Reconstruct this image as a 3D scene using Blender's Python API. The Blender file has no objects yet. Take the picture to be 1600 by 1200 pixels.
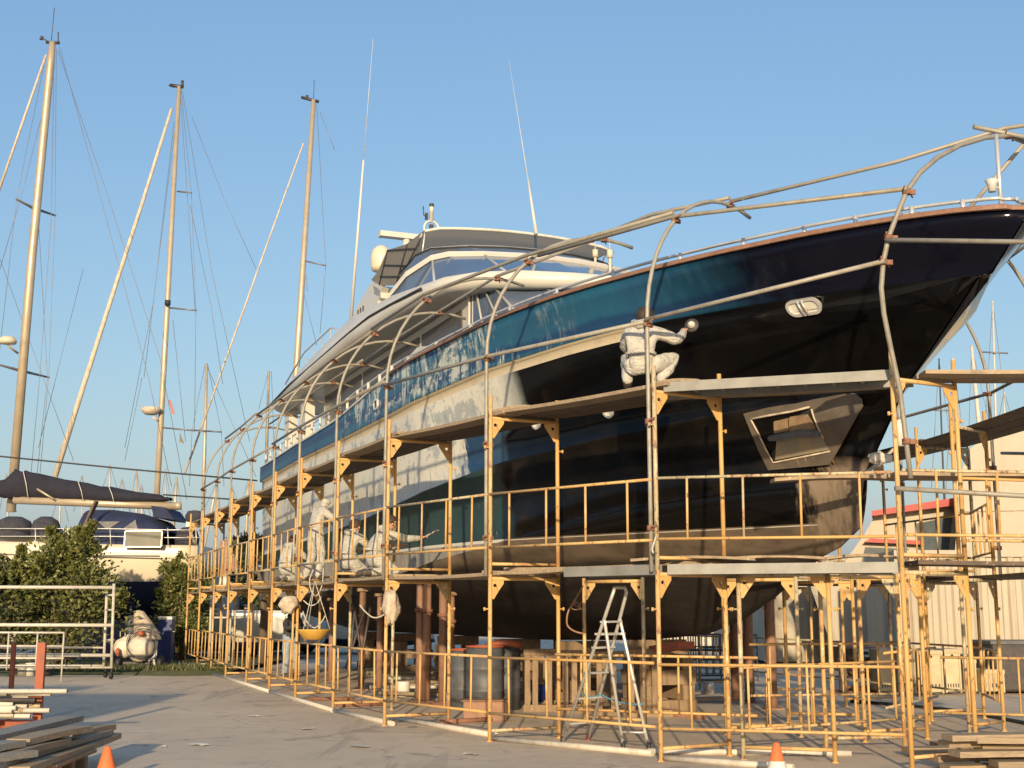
import bpy, bmesh, math, random
import numpy as np
from mathutils import Vector, Matrix
random.seed(7); np.random.seed(7)
R = math.radians
scene = bpy.context.scene
col = scene.collection

# ------------------------------------------------------------------ camera
F_PX, CAM_H, PITCH = 2000.0, 1.6, math.atan(349 / 2000.0)
cam_d = bpy.data.cameras.new("camera"); cam = bpy.data.objects.new("camera", cam_d); col.objects.link(cam)
cam_d.sensor_width = 36; cam_d.lens = F_PX / 1600 * 36; cam_d.clip_end = 4000; cam_d.clip_start = 0.1
cam.location = (0, 0, CAM_H); cam.rotation_euler = (R(90) + PITCH, 0, 0)
scene.camera = cam
# ------------------------------------------------------------------ world, sun, exposure
SUN_EL, SUN_AZ = R(12.8), 3.4          # light travels towards +Y, a little to the right
w = bpy.data.worlds.new("World"); scene.world = w; w.use_nodes = True
nt = w.node_tree; bg = nt.nodes["Background"]
sky = nt.nodes.new("ShaderNodeTexSky"); sky.sky_type = 'NISHITA'; sky.sun_disc = False
sky.sun_elevation = SUN_EL; sky.sun_rotation = R(180 + SUN_AZ)
sky.air_density = 1.5; sky.dust_density = 2.0; sky.ozone_density = 2.0; sky.altitude = 0
mxs = nt.nodes.new("ShaderNodeMix"); mxs.data_type = 'RGBA'; mxs.blend_type = 'ADD'; mxs.inputs[0].default_value = 1.0      # hazy air: evens the sky out
nt.links.new(sky.outputs[0], mxs.inputs[6]); mxs.inputs[7].default_value = (.546, 1.477, 3.226, 1)
nt.links.new(mxs.outputs[2], bg.inputs[0]); bg.inputs[1].default_value = 0.081
sl = bpy.data.lights.new("sun", 'SUN'); sl.energy = 4.3; sl.angle = R(0.9); sl.color = (1.0, 0.79, 0.51)
so = bpy.data.objects.new("sun", sl); col.objects.link(so); so.location = (-5, -60, 30)
so.rotation_euler = (R(90) - SUN_EL, 0, R(-SUN_AZ))
scene.view_settings.view_transform = 'Standard'; scene.view_settings.look = 'None'
scene.view_settings.exposure = 0.4; scene.view_settings.gamma = 1.0
scene.view_settings.use_curve_mapping = False

# ------------------------------------------------------------------ pixel -> world helpers (photo is 1600 x 1200)
_f = np.array([0, math.cos(PITCH), math.sin(PITCH)]); _u = np.array([0, -math.sin(PITCH), math.cos(PITCH)])
def ray(x, y): return np.array([1., 0, 0]) * (x - 800) / F_PX + _u * (600 - y) / F_PX + _f
def G(x, y, z=0.0):
    d = ray(x, y); return Vector(np.array([0, 0, CAM_H]) + d * ((z - CAM_H) / d[2]))
def A(x, y, Y):
    d = ray(x, y); return Vector(np.array([0, 0, CAM_H]) + d * (Y / d[1]))

# ------------------------------------------------------------------ mesh builder
class MB:
    def __init__(s): s.v = []; s.f = []; s.m = []; s.sm = []
    def add(s, vs, fs, mi=0, smooth=False):
        o = len(s.v); s.v += [tuple(p) for p in vs]
        for f in fs: s.f.append(tuple(i + o for i in f)); s.m.append(mi); s.sm.append(smooth)
        return s
    def box(s, c, d, rot=None, mi=0, taper=1.0):
        c = Vector(c); hx, hy, hz = d[0] / 2, d[1] / 2, d[2] / 2
        pts = [Vector((x * (taper if z > 0 else 1), y * (taper if z > 0 else 1), z)) for z in (-hz, hz) for x, y in ((-hx, -hy), (hx, -hy), (hx, hy), (-hx, hy))]
        if rot is not None: pts = [rot @ p for p in pts]
        return s.add([p + c for p in pts], [(3, 2, 1, 0), (4, 5, 6, 7), (0, 1, 5, 4), (1, 2, 6, 5), (2, 3, 7, 6), (3, 0, 4, 7)], mi)
    def beam(s, p, q, wd, ht, mi=0, up=(0, 0, 1)):
        p, q = Vector(p), Vector(q); d = (q - p); L = d.length; d.normalize(); up = Vector(up)
        if abs(d.dot(up)) > .99: up = Vector((0, 1, 0))
        sd = d.cross(up).normalized(); u2 = sd.cross(d)
        M = Matrix((d, sd, u2)).transposed()
        return s.box((p + q) / 2, (L, wd, ht), M, mi)
    def tube(s, pts, r, n=8, mi=0, caps=True):
        pts = [Vector(p) for p in pts]; k = len(pts); rs = r if isinstance(r, (list, tuple)) else [r] * k
        vs = []; prev = None
        for i, p in enumerate(pts):
            t = (pts[min(i + 1, k - 1)] - pts[max(i - 1, 0)]).normalized()
            if prev is None:
                ref = Vector((0, 0, 1)) if abs(t.z) < .9 else Vector((0, 1, 0)); a = t.cross(ref).normalized()
            else:
                a = prev - t * prev.dot(t); a.normalize()
            prev = a; b = t.cross(a)
            for j in range(n):
                th = 2 * math.pi * j / n; vs.append(p + (a * math.cos(th) + b * math.sin(th)) * rs[i])
        fs = [(i * n + j, i * n + (j + 1) % n, (i + 1) * n + (j + 1) % n, (i + 1) * n + j) for i in range(k - 1) for j in range(n)]
        s.add(vs, fs, mi, True)
        if caps:
            s.add(vs[:n][::-1], [tuple(range(n))], mi); s.add(vs[-n:], [tuple(range(n))], mi)
        return s
    def lathe(s, prof, c=(0, 0, 0), n=20, mi=0, rot=None):
        c = Vector(c); vs = []
        for r, z in prof:
            for j in range(n):
                th = 2 * math.pi * j / n; p = Vector((r * math.cos(th), r * math.sin(th), z))
                vs.append((rot @ p if rot is not None else p) + c)
        k = len(prof)
        fs = [(i * n + j, i * n + (j + 1) % n, (i + 1) * n + (j + 1) % n, (i + 1) * n + j) for i in range(k - 1) for j in range(n)]
        return s.add(vs, fs, mi, True)
    def prism(s, poly, vec, mi=0):
        """poly: list of 3-D points (planar), extruded by vec"""
        n = len(poly); a = [Vector(p) for p in poly]; b = [p + Vector(vec) for p in a]
        return s.add(a + b, [tuple(range(n))[::-1], tuple(range(n, 2 * n))] + [(i, (i + 1) % n, n + (i + 1) % n, n + i) for i in range(n)], mi)
    def grid(s, rows, mi=0, smooth=True, closed=False, flip=False):
        m = len(rows[0]); vs = [p for r in rows for p in r]; fs = []
        for i in range(len(rows) - 1):
            for j in range(m if closed else m - 1):
                q = (i * m + j, i * m + (j + 1) % m, (i + 1) * m + (j + 1) % m, (i + 1) * m + j)
                fs.append(q[::-1] if flip else q)
        return s.add(vs, fs, mi, smooth)
    def build(s, name, mats, parent=None, origin=None, fixn=True, bevel=0):
        me = bpy.data.meshes.new(name)
        vs = s.v if origin is None else [(a - origin[0], b - origin[1], c - origin[2]) for a, b, c in s.v]
        me.from_pydata(vs, [], s.f)
        for m in (mats if isinstance(mats, (list, tuple)) else [mats]): me.materials.append(m)
        me.polygons.foreach_set("material_index", s.m); me.polygons.foreach_set("use_smooth", s.sm)
        if fixn:
            bm = bmesh.new(); bm.from_mesh(me); bmesh.ops.remove_doubles(bm, verts=bm.verts, dist=1e-5)
            if bevel: bmesh.ops.bevel(bm, geom=[e for e in bm.edges if len(e.link_faces) == 2 and e.calc_face_angle(0) > .6], offset=bevel, segments=1, affect='EDGES')
            bmesh.ops.recalc_face_normals(bm, faces=bm.faces); bm.to_mesh(me); bm.free()
        me.update()
        o = bpy.data.objects.new(name, me); col.objects.link(o)
        if parent is not None: o.parent = parent
        return o

def tag(o, label, cat, group=None):
    o["label"] = label; o["category"] = cat
    if group: o["group"] = group
    return o
def thing(name, label, cat, loc=(0, 0, 0), rotz=0.0, group=None):
    o = bpy.data.objects.new(name, None); col.objects.link(o); o.empty_display_size = .2
    o.location = loc; o.rotation_euler = (0, 0, rotz); return tag(o, label, cat, group)
def struct(o): o["kind"] = "structure"; return o
def kids(o): return [c for c in bpy.data.objects if c.parent == o]
def dup(root, loc, rotz=0.0, label=None, group=None, scale=None):
    r = root.copy(); col.objects.link(r); r.location = loc; r.rotation_euler = (0, 0, rotz)
    if scale: r.scale = scale
    if label: r["label"] = label
    if group: r["group"] = group
    for ch in root.children:
        c = ch.copy(); col.objects.link(c); c.parent = r
        for g in ch.children:
            d = g.copy(); col.objects.link(d); d.parent = c
    return r
ORD = ['first', 'second', 'third', 'fourth', 'fifth', 'sixth', 'seventh', 'eighth', 'ninth', 'tenth', 'eleventh', 'twelfth', 'thirteenth']

# ------------------------------------------------------------------ materials
class NT:
    def __init__(s, name, rough=.5, metal=0.0):
        s.mat = bpy.data.materials.new(name); s.mat.use_nodes = True; s.t = s.mat.node_tree; s.b = s.t.nodes["Principled BSDF"]
        s.b.inputs["Roughness"].default_value = rough; s.b.inputs["Metallic"].default_value = metal
        s.tc = s.t.nodes.new("ShaderNodeTexCoord"); s.obj = s.tc.outputs["Object"]
    def n(s, typ): return s.t.nodes.new(typ)
    def put(s, inp, v):
        if hasattr(v, "is_linked") or isinstance(v, bpy.types.NodeSocket): s.t.links.new(v, inp)
        else: inp.default_value = v
    def math(s, op, a, b=0.0, c=None, clamp=False):
        m = s.n("ShaderNodeMath"); m.operation = op; m.use_clamp = clamp; s.put(m.inputs[0], a); s.put(m.inputs[1], b)
        if c is not None: s.put(m.inputs[2], c)
        return m.outputs[0]
    def xyz(s):
        q = s.n("ShaderNodeSeparateXYZ"); s.t.links.new(s.obj, q.inputs[0]); return q.outputs
    def scaled(s, sc):
        m = s.n("ShaderNodeMapping"); m.inputs["Scale"].default_value = sc; s.t.links.new(s.obj, m.inputs[0]); return m.outputs[0]
    def noise(s, scale, detail=4, vec=None, rough=.6, dist=0):
        q = s.n("ShaderNodeTexNoise"); q.inputs["Scale"].default_value = scale; q.inputs["Detail"].default_value = detail
        q.inputs["Roughness"].default_value = rough; q.inputs["Distortion"].default_value = dist
        s.t.links.new(vec if vec is not None else s.obj, q.inputs[0]); return q.outputs[0]
    def step(s, v, a, b):
        m = s.n("ShaderNodeMapRange"); m.clamp = True; s.put(m.inputs[0], v); m.inputs[1].default_value = a; m.inputs[2].default_value = b
        return m.outputs[0]
    def mix(s, f, a, b, mode='MIX'):
        m = s.n("ShaderNodeMix"); m.data_type = 'RGBA'; m.blend_type = mode; s.put(m.inputs[0], f)
        for i, c in ((6, a), (7, b)): s.put(m.inputs[i], c if not isinstance(c, tuple) else (*c[:3], 1))
        return m.outputs[2]
    def color(s, c): s.put(s.b.inputs["Base Color"], c if not isinstance(c, tuple) else (*c[:3], 1)); return s
    def rough(s, v): s.put(s.b.inputs["Roughness"], v); return s
    def rnd(s): q = s.n("ShaderNodeObjectInfo"); return q.outputs["Random"]
    def bump(s, h, dist=.01, st=.5):
        b = s.n("ShaderNodeBump"); b.inputs["Distance"].default_value = dist; b.inputs["Strength"].default_value = st
        s.t.links.new(h, b.inputs["Height"]); s.t.links.new(b.outputs[0], s.b.inputs["Normal"]); return s
def mk(name, c1, c2=None, rough=.5, metal=0., scale=6., lo=.4, hi=.65, vec=(1, 1, 1), vary=.12, bump=0., detail=5):
    m = NT(name, rough, metal); c2 = c2 or tuple(x * .75 for x in c1)
    nz = m.noise(scale, detail, m.scaled(vec)); c = m.mix(m.step(nz, lo, hi), c1, c2)
    if vary:
        v = m.math('MULTIPLY_ADD', m.rnd(), 2 * vary, 1 - vary); cc = m.n("ShaderNodeCombineXYZ")
        for i in range(3): m.t.links.new(v, cc.inputs[i])
        c = m.mix(1.0, c, cc.outputs[0], 'MULTIPLY')
    if 'plank' in name or 'board' in name:
        c = m.mix(m.math('MULTIPLY', m.step(m.noise(9, 3), .66, .70), .6), c, (.45, .42, .36)); c = m.mix(m.math('MULTIPLY', m.step(m.noise(3, 4), .60, .72), .5), c, (.10, .08, .06))
    m.color(c)
    if bump: m.bump(nz, bump)
    return m.mat

M = {}
def yellow_mat():
    m = NT('yellow_scaffold_paint', .55); r = m.rnd()
    c = m.mix(m.step(r, .0, .6), (.54, .31, .10), (.58, .375, .15)); c = m.mix(m.step(r, .88, .9), c, (.46, .40, .25))
    a = m.noise(3.5, 5, m.scaled((1, 1, .7))); b = m.noise(26, 4, m.scaled((1, 1, .45))); off = m.math('MULTIPLY', m.math('SUBTRACT', r, .5), .10)
    c = m.mix(m.math('MULTIPLY', m.step(m.math('ADD', a, off), .52, .66), .75), c, (.40, .20, .085))
    c = m.mix(m.math('MULTIPLY', m.step(m.math('ADD', b, off), .60, .66), .85), c, (.17, .085, .05))
    c = m.mix(m.math('MULTIPLY', m.step(m.math('SUBTRACT', b, off), .36, .31), .7), c, (.62, .56, .42))
    m.color(c); m.rough(m.math('MULTIPLY_ADD', a, .4, .35)); return m.mat
M['yellow'] = yellow_mat()
M['galv'] = mk('galvanised_pipe', (.30, .28, .235), (.22, .175, .13), .55, .15, 7, .48, .75, vary=.1)
M['rust'] = mk('rusty_clamp', (.27, .125, .075), (.16, .08, .055), .8, 0, 30)
M['plank'] = mk('weathered_plank', (.36, .27, .17), (.23, .175, .125), .8, 0, 5, .38, .68, (.6, 8, 8), .16, .004)
M['plank_grey'] = mk('grey_weathered_plank', (.30, .27, .22), (.19, .17, .145), .8, 0, 5, .38, .68, (.5, 8, 8), .2, .004)
M['plank_dark'] = mk('dark_formwork_board', (.12, .085, .06), (.07, .052, .04), .8, 0, 4, .4, .65, (1, 6, 6), .15, .003)
M['steel_deck'] = mk('zinc_deck', (.27, .265, .24), (.20, .195, .175), .6, .1, 4, .4, .7)
M['alu'] = mk('aluminium', (.72, .70, .65), (.55, .52, .46), .38, .55, 12, .5, .75)
M['chrome'] = mk('polished_steel', (.66, .65, .62), (.55, .54, .52), .28, .45, 4, vary=0)
M['white'] = mk('white_gelcoat', (.57, .55, .49), (.52, .495, .435), .3, 0, 1.2, .4, .7, vary=.03)
M['white_paint'] = mk('white_paint', (.55, .51, .43), (.40, .345, .28), .5, 0, 8, .5, .72)
M['teak'] = mk('teak_rail', (.30, .17, .115), (.23, .125, .085), .5, 0, 4, vec=(.5, 6, 6), vary=.05)
M['black'] = mk('black_rubber', (.018, .018, .018), (.03, .03, .03), .6, vary=0)
M['dark_steel'] = mk('dark_steel', (.05, .05, .055), (.09, .07, .06), .55, .3, 10)
M['canvas'] = mk('grey_canvas', (.36, .335, .29), (.31, .285, .25), .85, 0, 3, vary=.03)
_m = NT('grey_canvas', .85); _n = _m.noise(3); _m.color(_m.mix(_n, (.36, .335, .29), (.31, .285, .25))); _t = _m.n('ShaderNodeBsdfTranslucent'); _t.inputs[0].default_value = (.42, .38, .32, 1); _x = _m.n('ShaderNodeMixShader'); _x.inputs[0].default_value = .45
_m.t.links.new(_m.b.outputs[0], _x.inputs[1]); _m.t.links.new(_t.outputs[0], _x.inputs[2]); _m.t.links.new(_x.outputs[0], _m.t.nodes['Material Output'].inputs[0]); M['canvas'] = _m.mat
M['navy'] = mk('navy_canvas', (.014, .02, .055), (.02, .03, .08), .85, 0, 3, vary=.05)
M['sailcover'] = mk('dark_sail_cover', (.013, .013, .024), (.02, .02, .033), .9, 0, 2, vary=.02)
def cover_mat():
    m = NT('white_coverall', .75); a = m.noise(5, 5, m.scaled((1, 1, 1.6)), rough=.6, dist=1.4); b = m.noise(14, 5, m.scaled((1, 1, .6)))
    c = m.mix(m.step(b, .42, .68), (.52, .50, .44), (.44, .425, .385)); c = m.mix(m.math('MULTIPLY', m.step(a, .58, .72), .35), c, (.27, .29, .30))  # grey tint along the folds paints crease shade into the cloth
    rg = m.math('SUBTRACT', 1.0, m.math('MULTIPLY', m.math('ABSOLUTE', m.math('SUBTRACT', a, .5)), 6.0), clamp=True)
    m.color(c); m.bump(m.math('ADD', rg, m.math('MULTIPLY', b, .6)), .02, .75); return m.mat
M['cover'] = cover_mat()
M['skin'] = mk('skin', (.52, .29, .19), (.45, .24, .16), .55, 0, 10, vary=.08)
M['hair'] = mk('dark_hair', (.035, .022, .016), (.06, .035, .022), .7, 0, 40, vary=.2)
M['jeans'] = mk('pale_jeans', (.30, .36, .42), (.22, .28, .35), .9, 0, 12, vary=0)
M['jacket'] = mk('dark_jacket', (.05, .05, .06), (.03, .03, .04), .9, vary=0)
M['shoe'] = mk('work_shoe', (.06, .05, .045), (.1, .08, .06), .7, vary=.2)
M['orange'] = mk('orange_red_steel', (.33, .085, .04), (.24, .075, .045), .6, 0, 5, .5, .7)
M['cone'] = mk('orange_cone', (.75, .17, .05), (.55, .14, .06), .5, 0, 12, .5, .75)
M['brown_prop'] = mk('brown_painted_prop', (.29, .16, .10), (.2, .11, .075), .7, 0, 6, .45, .7)
M['timber'] = mk('trestle_timber', (.27, .185, .11), (.19, .13, .08), .8, 0, 5, .4, .65, (5, 5, .8), .15, .004)
M['mast'] = mk('mast_alloy', (.50, .41, .29), (.42, .34, .24), .42, .3, 3, .4, .7, vary=.06)
M['sail'] = mk('furled_sail', (.55, .47, .36), (.43, .35, .27), .8, 0, 14, .45, .6, (1, 1, .4), .05)
M['wire'] = mk('rigging_wire', (.20, .20, .21), (.16, .16, .17), .5, .4, vary=.05)
M['cream_hull'] = mk('cream_hull', (.62, .54, .40), (.57, .50, .37), .3, 0, .8, vary=.05)
M['navy_hull'] = mk('navy_antifoul', (.012, .02, .07), (.02, .03, .09), .6, 0, 3, vary=0)
M['blue_bin'] = mk('blue_plastic', (.005, .026, .15), (.004, .02, .12), .4, 0, 3, vary=0)
M['light_plastic'] = mk('white_plastic', (.62, .60, .54), (.54, .50, .43), .5, 0, 5, vary=0)
M['crate'] = mk('pale_plastic_crate', (.46, .38, .24), (.38, .31, .19), .6, 0, 4, .4, .7, vary=.1)
def wall_mat():
    m = NT('cream_sheet_wall', .55); a = m.noise(.7, 5); s = m.noise(2.2, 5, m.scaled((2.5, 2.5, .12)), rough=.7); f = m.noise(8, 4)
    c = m.mix(m.step(a, .35, .7), (.44, .385, .295), (.38, .33, .25)); c = m.mix(m.math('MULTIPLY', m.step(s, .54, .68), .5), c, (.25, .20, .14)); c = m.mix(m.math('MULTIPLY', m.step(f, .68, .74), .5), c, (.20, .12, .07))
    m.color(c); m.bump(a, .05, .4); return m.mat
M['cream_wall'] = wall_mat()
M['red'] = mk('red_trim', (.42, .06, .05), (.34, .06, .05), .5, 0, 3, vary=0)
M['drum'] = mk('grey_blue_drum', (.11, .12, .14), (.08, .075, .07), .55, .2, 5)
M['rope'] = mk('pale_rope', (.5, .48, .42), (.4, .37, .32), .9, 0, 30, vary=.1)
M['bluerope'] = mk('blue_rope', (.10, .28, .38), (.08, .2, .3), .8, 0, 20, vary=0)
M['bark'] = mk('bark', (.14, .10, .07), (.09, .065, .045), .9, 0, 8, vec=(4, 4, 1))
M['dark_glass'] = mk('windscreen_glass', (.085, .115, .17), (.06, .085, .135), .08, 0, .6, vary=0)
M['solar'] = mk('solar_cell', (.16, .15, .12), (.20, .185, .15), .6, 0, 3, vary=0)
M['car_silver'] = mk('silver_car_paint', (.5, .48, .44), (.45, .43, .4), .25, .3, 2, vary=0)
M['car_dark'] = mk('dark_car_paint', (.03, .03, .045), (.025, .025, .035), .2, .2, 2, vary=0)
M['yplastic'] = mk('yellow_plastic', (.62, .36, .07), (.5, .28, .05), .5, 0, 6, vary=0)
M['dirty_cloth'] = mk('dirty_cloth', (.50, .42, .32), (.33, .26, .19), .9, 0, 9, .4, .65, bump=.01)
M['tank'] = mk('dirty_white_tank', (.62, .56, .46), (.42, .35, .27), .55, 0, 5, .45, .7)
def leaf_mat(name, a, b, c):
    m = NT(name, .55); q = m.n("ShaderNodeNewGeometry").outputs["Random Per Island"]
    cc = m.mix(m.step(q, 0, .6), a, b); cc = m.mix(m.step(q, .8, 1), cc, c); m.color(cc)
    m.b.inputs["Subsurface Weight"].default_value = 0
    m.b.inputs["Transmission Weight"].default_value = 0
    return m.mat
M['leaf'] = leaf_mat('shrub_leaf', (.055, .072, .018), (.13, .14, .036), (.23, .21, .065))
M['leaf_dark'] = leaf_mat('dark_shrub_leaf', (.03, .042, .016), (.075, .085, .028), (.14, .125, .045))

def concrete_mat():
    m = NT('yard_concrete', .88); x = m.xyz()
    n1 = m.noise(.35, 6); n2 = m.noise(3.0, 5); n3 = m.noise(60, 3); n4 = m.noise(.9, 3, m.scaled((1, .25, 1)), dist=1.2)
    c = m.mix(m.step(n1, .35, .65), (.62, .495, .355), (.52, .42, .305))
    c = m.mix(m.math('MULTIPLY', m.step(n2, .52, .72), .5), c, (.37, .305, .24))
    c = m.mix(m.math('MULTIPLY', m.step(n4, .60, .68), .4), c, (.34, .285, .225))
    c = m.mix(m.math('MULTIPLY', m.step(n3, .62, .72), .45), c, (.50, .45, .38))
    c = m.mix(m.math('MULTIPLY', m.step(n3, .38, .3), .4), c, (.15, .13, .11))
    st = m.noise(.55, 4, dist=2.2); c = m.mix(m.math('MULTIPLY', m.step(st, .60, .66), .55), c, (.24, .20, .16))
    sp = m.noise(1.7, 2); c = m.mix(m.math('MULTIPLY', m.step(sp, .70, .73), .6), c, (.12, .10, .085))
    wp = m.noise(11, 3); c = m.mix(m.math('MULTIPLY', m.step(wp, .715, .74), .7), c, (.70, .66, .58))
    ty = m.noise(2.2, 3, m.scaled((.9, .06, 1)), dist=.6); c = m.mix(m.math('MULTIPLY', m.step(ty, .60, .66), .35), c, (.20, .17, .14))
    v = m.n("ShaderNodeTexVoronoi"); v.feature = 'DISTANCE_TO_EDGE'; v.inputs["Scale"].default_value = .28
    wv = m.n("ShaderNodeVectorMath"); wv.operation = 'ADD'; m.t.links.new(m.obj, wv.inputs[0])
    nv = m.n("ShaderNodeTexNoise"); nv.inputs["Scale"].default_value = 1.3; nv.inputs["Detail"].default_value = 5; m.t.links.new(m.obj, nv.inputs[0]); m.t.links.new(nv.outputs[1], wv.inputs[1])
    m.t.links.new(wv.outputs[0], v.inputs["Vector"])
    c = m.mix(m.math('MULTIPLY', m.step(v.outputs["Distance"], .005, .0), .35), c, (.08, .07, .06))
    m.color(c); h = m.math('ADD', m.math('MULTIPLY', n3, .4), m.math('MULTIPLY', n2, 1.0)); m.bump(h, .012, .6); return m.mat
M['concrete'] = concrete_mat()
M['grass'] = mk('dry_grass', (.07, .085, .03), (.12, .11, .045), .9, 0, 4, vary=0)
#--SETTING--
# ------------------------------------------------------------------ setting
gm = MB(); gm.add([(-900, -200, 0), (900, -200, 0), (900, 2500, 0), (-900, 2500, 0)], [(0, 1, 2, 3)])
struct(gm.build('ground', M['concrete']))
gs = MB(); rows = []
for i, yy in enumerate((31.2, 31.5, 36, 43)):
    rows.append([(-24 + k * 1.15, yy + (.25 * math.sin(k * 1.7) + .15 * math.sin(k * 3.1) if i < 2 else 0), .004 if i == 0 else (.10 if i < 3 else .004)) for k in range(16)])
gs.grid(rows); struct(gs.build('verge', M['grass']))
tf = MB()
for k in range(5000):
    x = random.uniform(-18, -6.9); y = 31.5 + random.random() ** 2 * 3; hgt = random.uniform(.05, .17); a = random.uniform(0, 6.3)
    dx, dy = math.cos(a) * .02, math.sin(a) * .02
    tf.add([(x - dx, y - dy, .09), (x + dx, y + dy, .09), (x + random.uniform(-.06, .06), y + random.uniform(-.06, .06), .09 + hgt)], [(0, 1, 2)])
o = tf.build('grass', M['leaf_dark'], fixn=False); o["kind"] = "stuff"

# ------------------------------------------------------------------ yacht
TIP = Vector((5.28, 12.54, 0)); AX = Vector((.37, -.93, 0)).normalized()
YROT = math.atan2(-AX.y, -AX.x)                 # local x runs aft, local y runs to starboard (towards the camera)
Yx = Vector((-AX.x, -AX.y, 0)); Yy = Vector((-Yx.y, Yx.x, 0))
def yw(T, S, z): return TIP + Yx * T + Yy * S + Vector((0, 0, z))
def pl_side(px, py, S):
    d = Vector(ray(px, py)); o = Vector((0, 0, CAM_H)); t = ((TIP - o).dot(Yy) + S) / d.dot(Yy); P = o + d * t - TIP; return (P.dot(Yx), S, P.z)
def tab(t):
    t = np.array(t, float); return lambda x: float(np.interp(x, t[:, 0], t[:, 1]))
def smooth_tab(t, w=.35):
    f = tab(t); return lambda x: (f(x - w) + 2 * f(x) + f(x + w)) / 4
b_sheer = tab([(0, 0), (.05, .13), (.15, .27), (.3, .42), (.5, .56), (1, .88), (1.5, 1.16), (2, 1.42), (3, 1.86), (4, 2.22), (5, 2.5), (6, 2.72), (8, 3.0), (9.5, 3.12), (11, 3.2), (20, 3.2), (25.5, 3.0)])
z_sheer = smooth_tab([(0, 5.58), (.5, 5.64), (1.5, 5.68), (3, 5.71), (5, 5.75), (7, 5.79), (9, 5.77), (12, 5.74), (13.66, 5.6), (15.35, 5.47), (16.4, 5.41), (19, 5.36), (25.5, 5.36)])
b_rub = tab([(.6, 0), (.8, .14), (1.2, .42), (2, .95), (3, 1.46), (4, 1.9), (5, 2.24), (6, 2.5), (8, 2.87), (11, 3.13), (20, 3.15), (25.5, 2.95)])
z_rub = smooth_tab([(.6, 5.07), (3, 5.12), (5, 5.16), (8, 5.13), (12, 5.03), (16, 5.0), (25.5, 5.0)])
b_c1 = tab([(2.05, 0), (2.25, .13), (2.7, .38), (3.2, .7), (4, 1.15), (5, 1.6), (6, 1.98), (8, 2.54), (11, 2.95), (20, 3.0), (25.5, 2.85)])
z_c1 = smooth_tab([(2.1, 4.1), (4, 4.02), (7.2, 3.82), (8.6, 3.74), (11.3, 3.5), (15, 3.27), (20, 3.1), (25.5, 3.0)])
b_c2 = tab([(2.84, 0), (3.1, .12), (3.5, .28), (4, .58), (5, 1.15), (6, 1.66), (7, 2.0), (8, 2.3), (9.5, 2.58), (11, 2.78), (20, 2.9), (25.5, 2.85)])
z_c2 = smooth_tab([(2.84, 3.2), (4.5, 3.06), (5.9, 2.93), (7.5, 2.74), (9.2, 2.52), (10.75, 2.38), (12, 2.25), (16, 2.0), (25.5, 1.8)])
b_c3 = tab([(3.0, 0), (3.5, .12), (4.5, .4), (6, .85), (8, 1.3), (11, 1.7), (20, 1.9), (25.5, 1.9)])
z_c3 = smooth_tab([(3.0, 2.57), (3.6, 2.45), (5, 2.25), (7, 1.98), (9, 1.8), (12, 1.62), (16, 1.5), (25.5, 1.5)])
b_k = tab([(3.45, 0), (5, .1), (7, .2), (25.5, .22)])
z_k = tab([(3.45, 2.32), (3.89, 2.21), (5.08, 1.72), (5.9, 1.44), (7, 1.21), (8.8, 1.09), (12, 1.02), (25.5, .98)])
LINES = [  # (b, z, stem T, db, dz)
    (b_sheer, z_sheer, 0.0, 0, 0), (b_rub, z_rub, .6, .05, .03), (b_rub, z_rub, .63, .05, -.01), (b_rub, z_rub, .66, -.02, -.025), (b_rub, z_rub, .8, -.02, -.15),
    (b_c1, z_c1, 2.05, 0, 0), (b_c1, z_c1, 2.08, .035, -.02), (b_c1, z_c1, 2.1, .0, -.05), (b_c2, z_c2, 2.84, 0, 0), (b_c2, z_c2, 2.86, .05, -.03), (b_c3, z_c3, 3.0, 0, 0), (b_k, z_k, 3.45, 0, 0)]
NU = 90; us = [(i / NU) ** 1.7 for i in range(NU + 1)]
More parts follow.
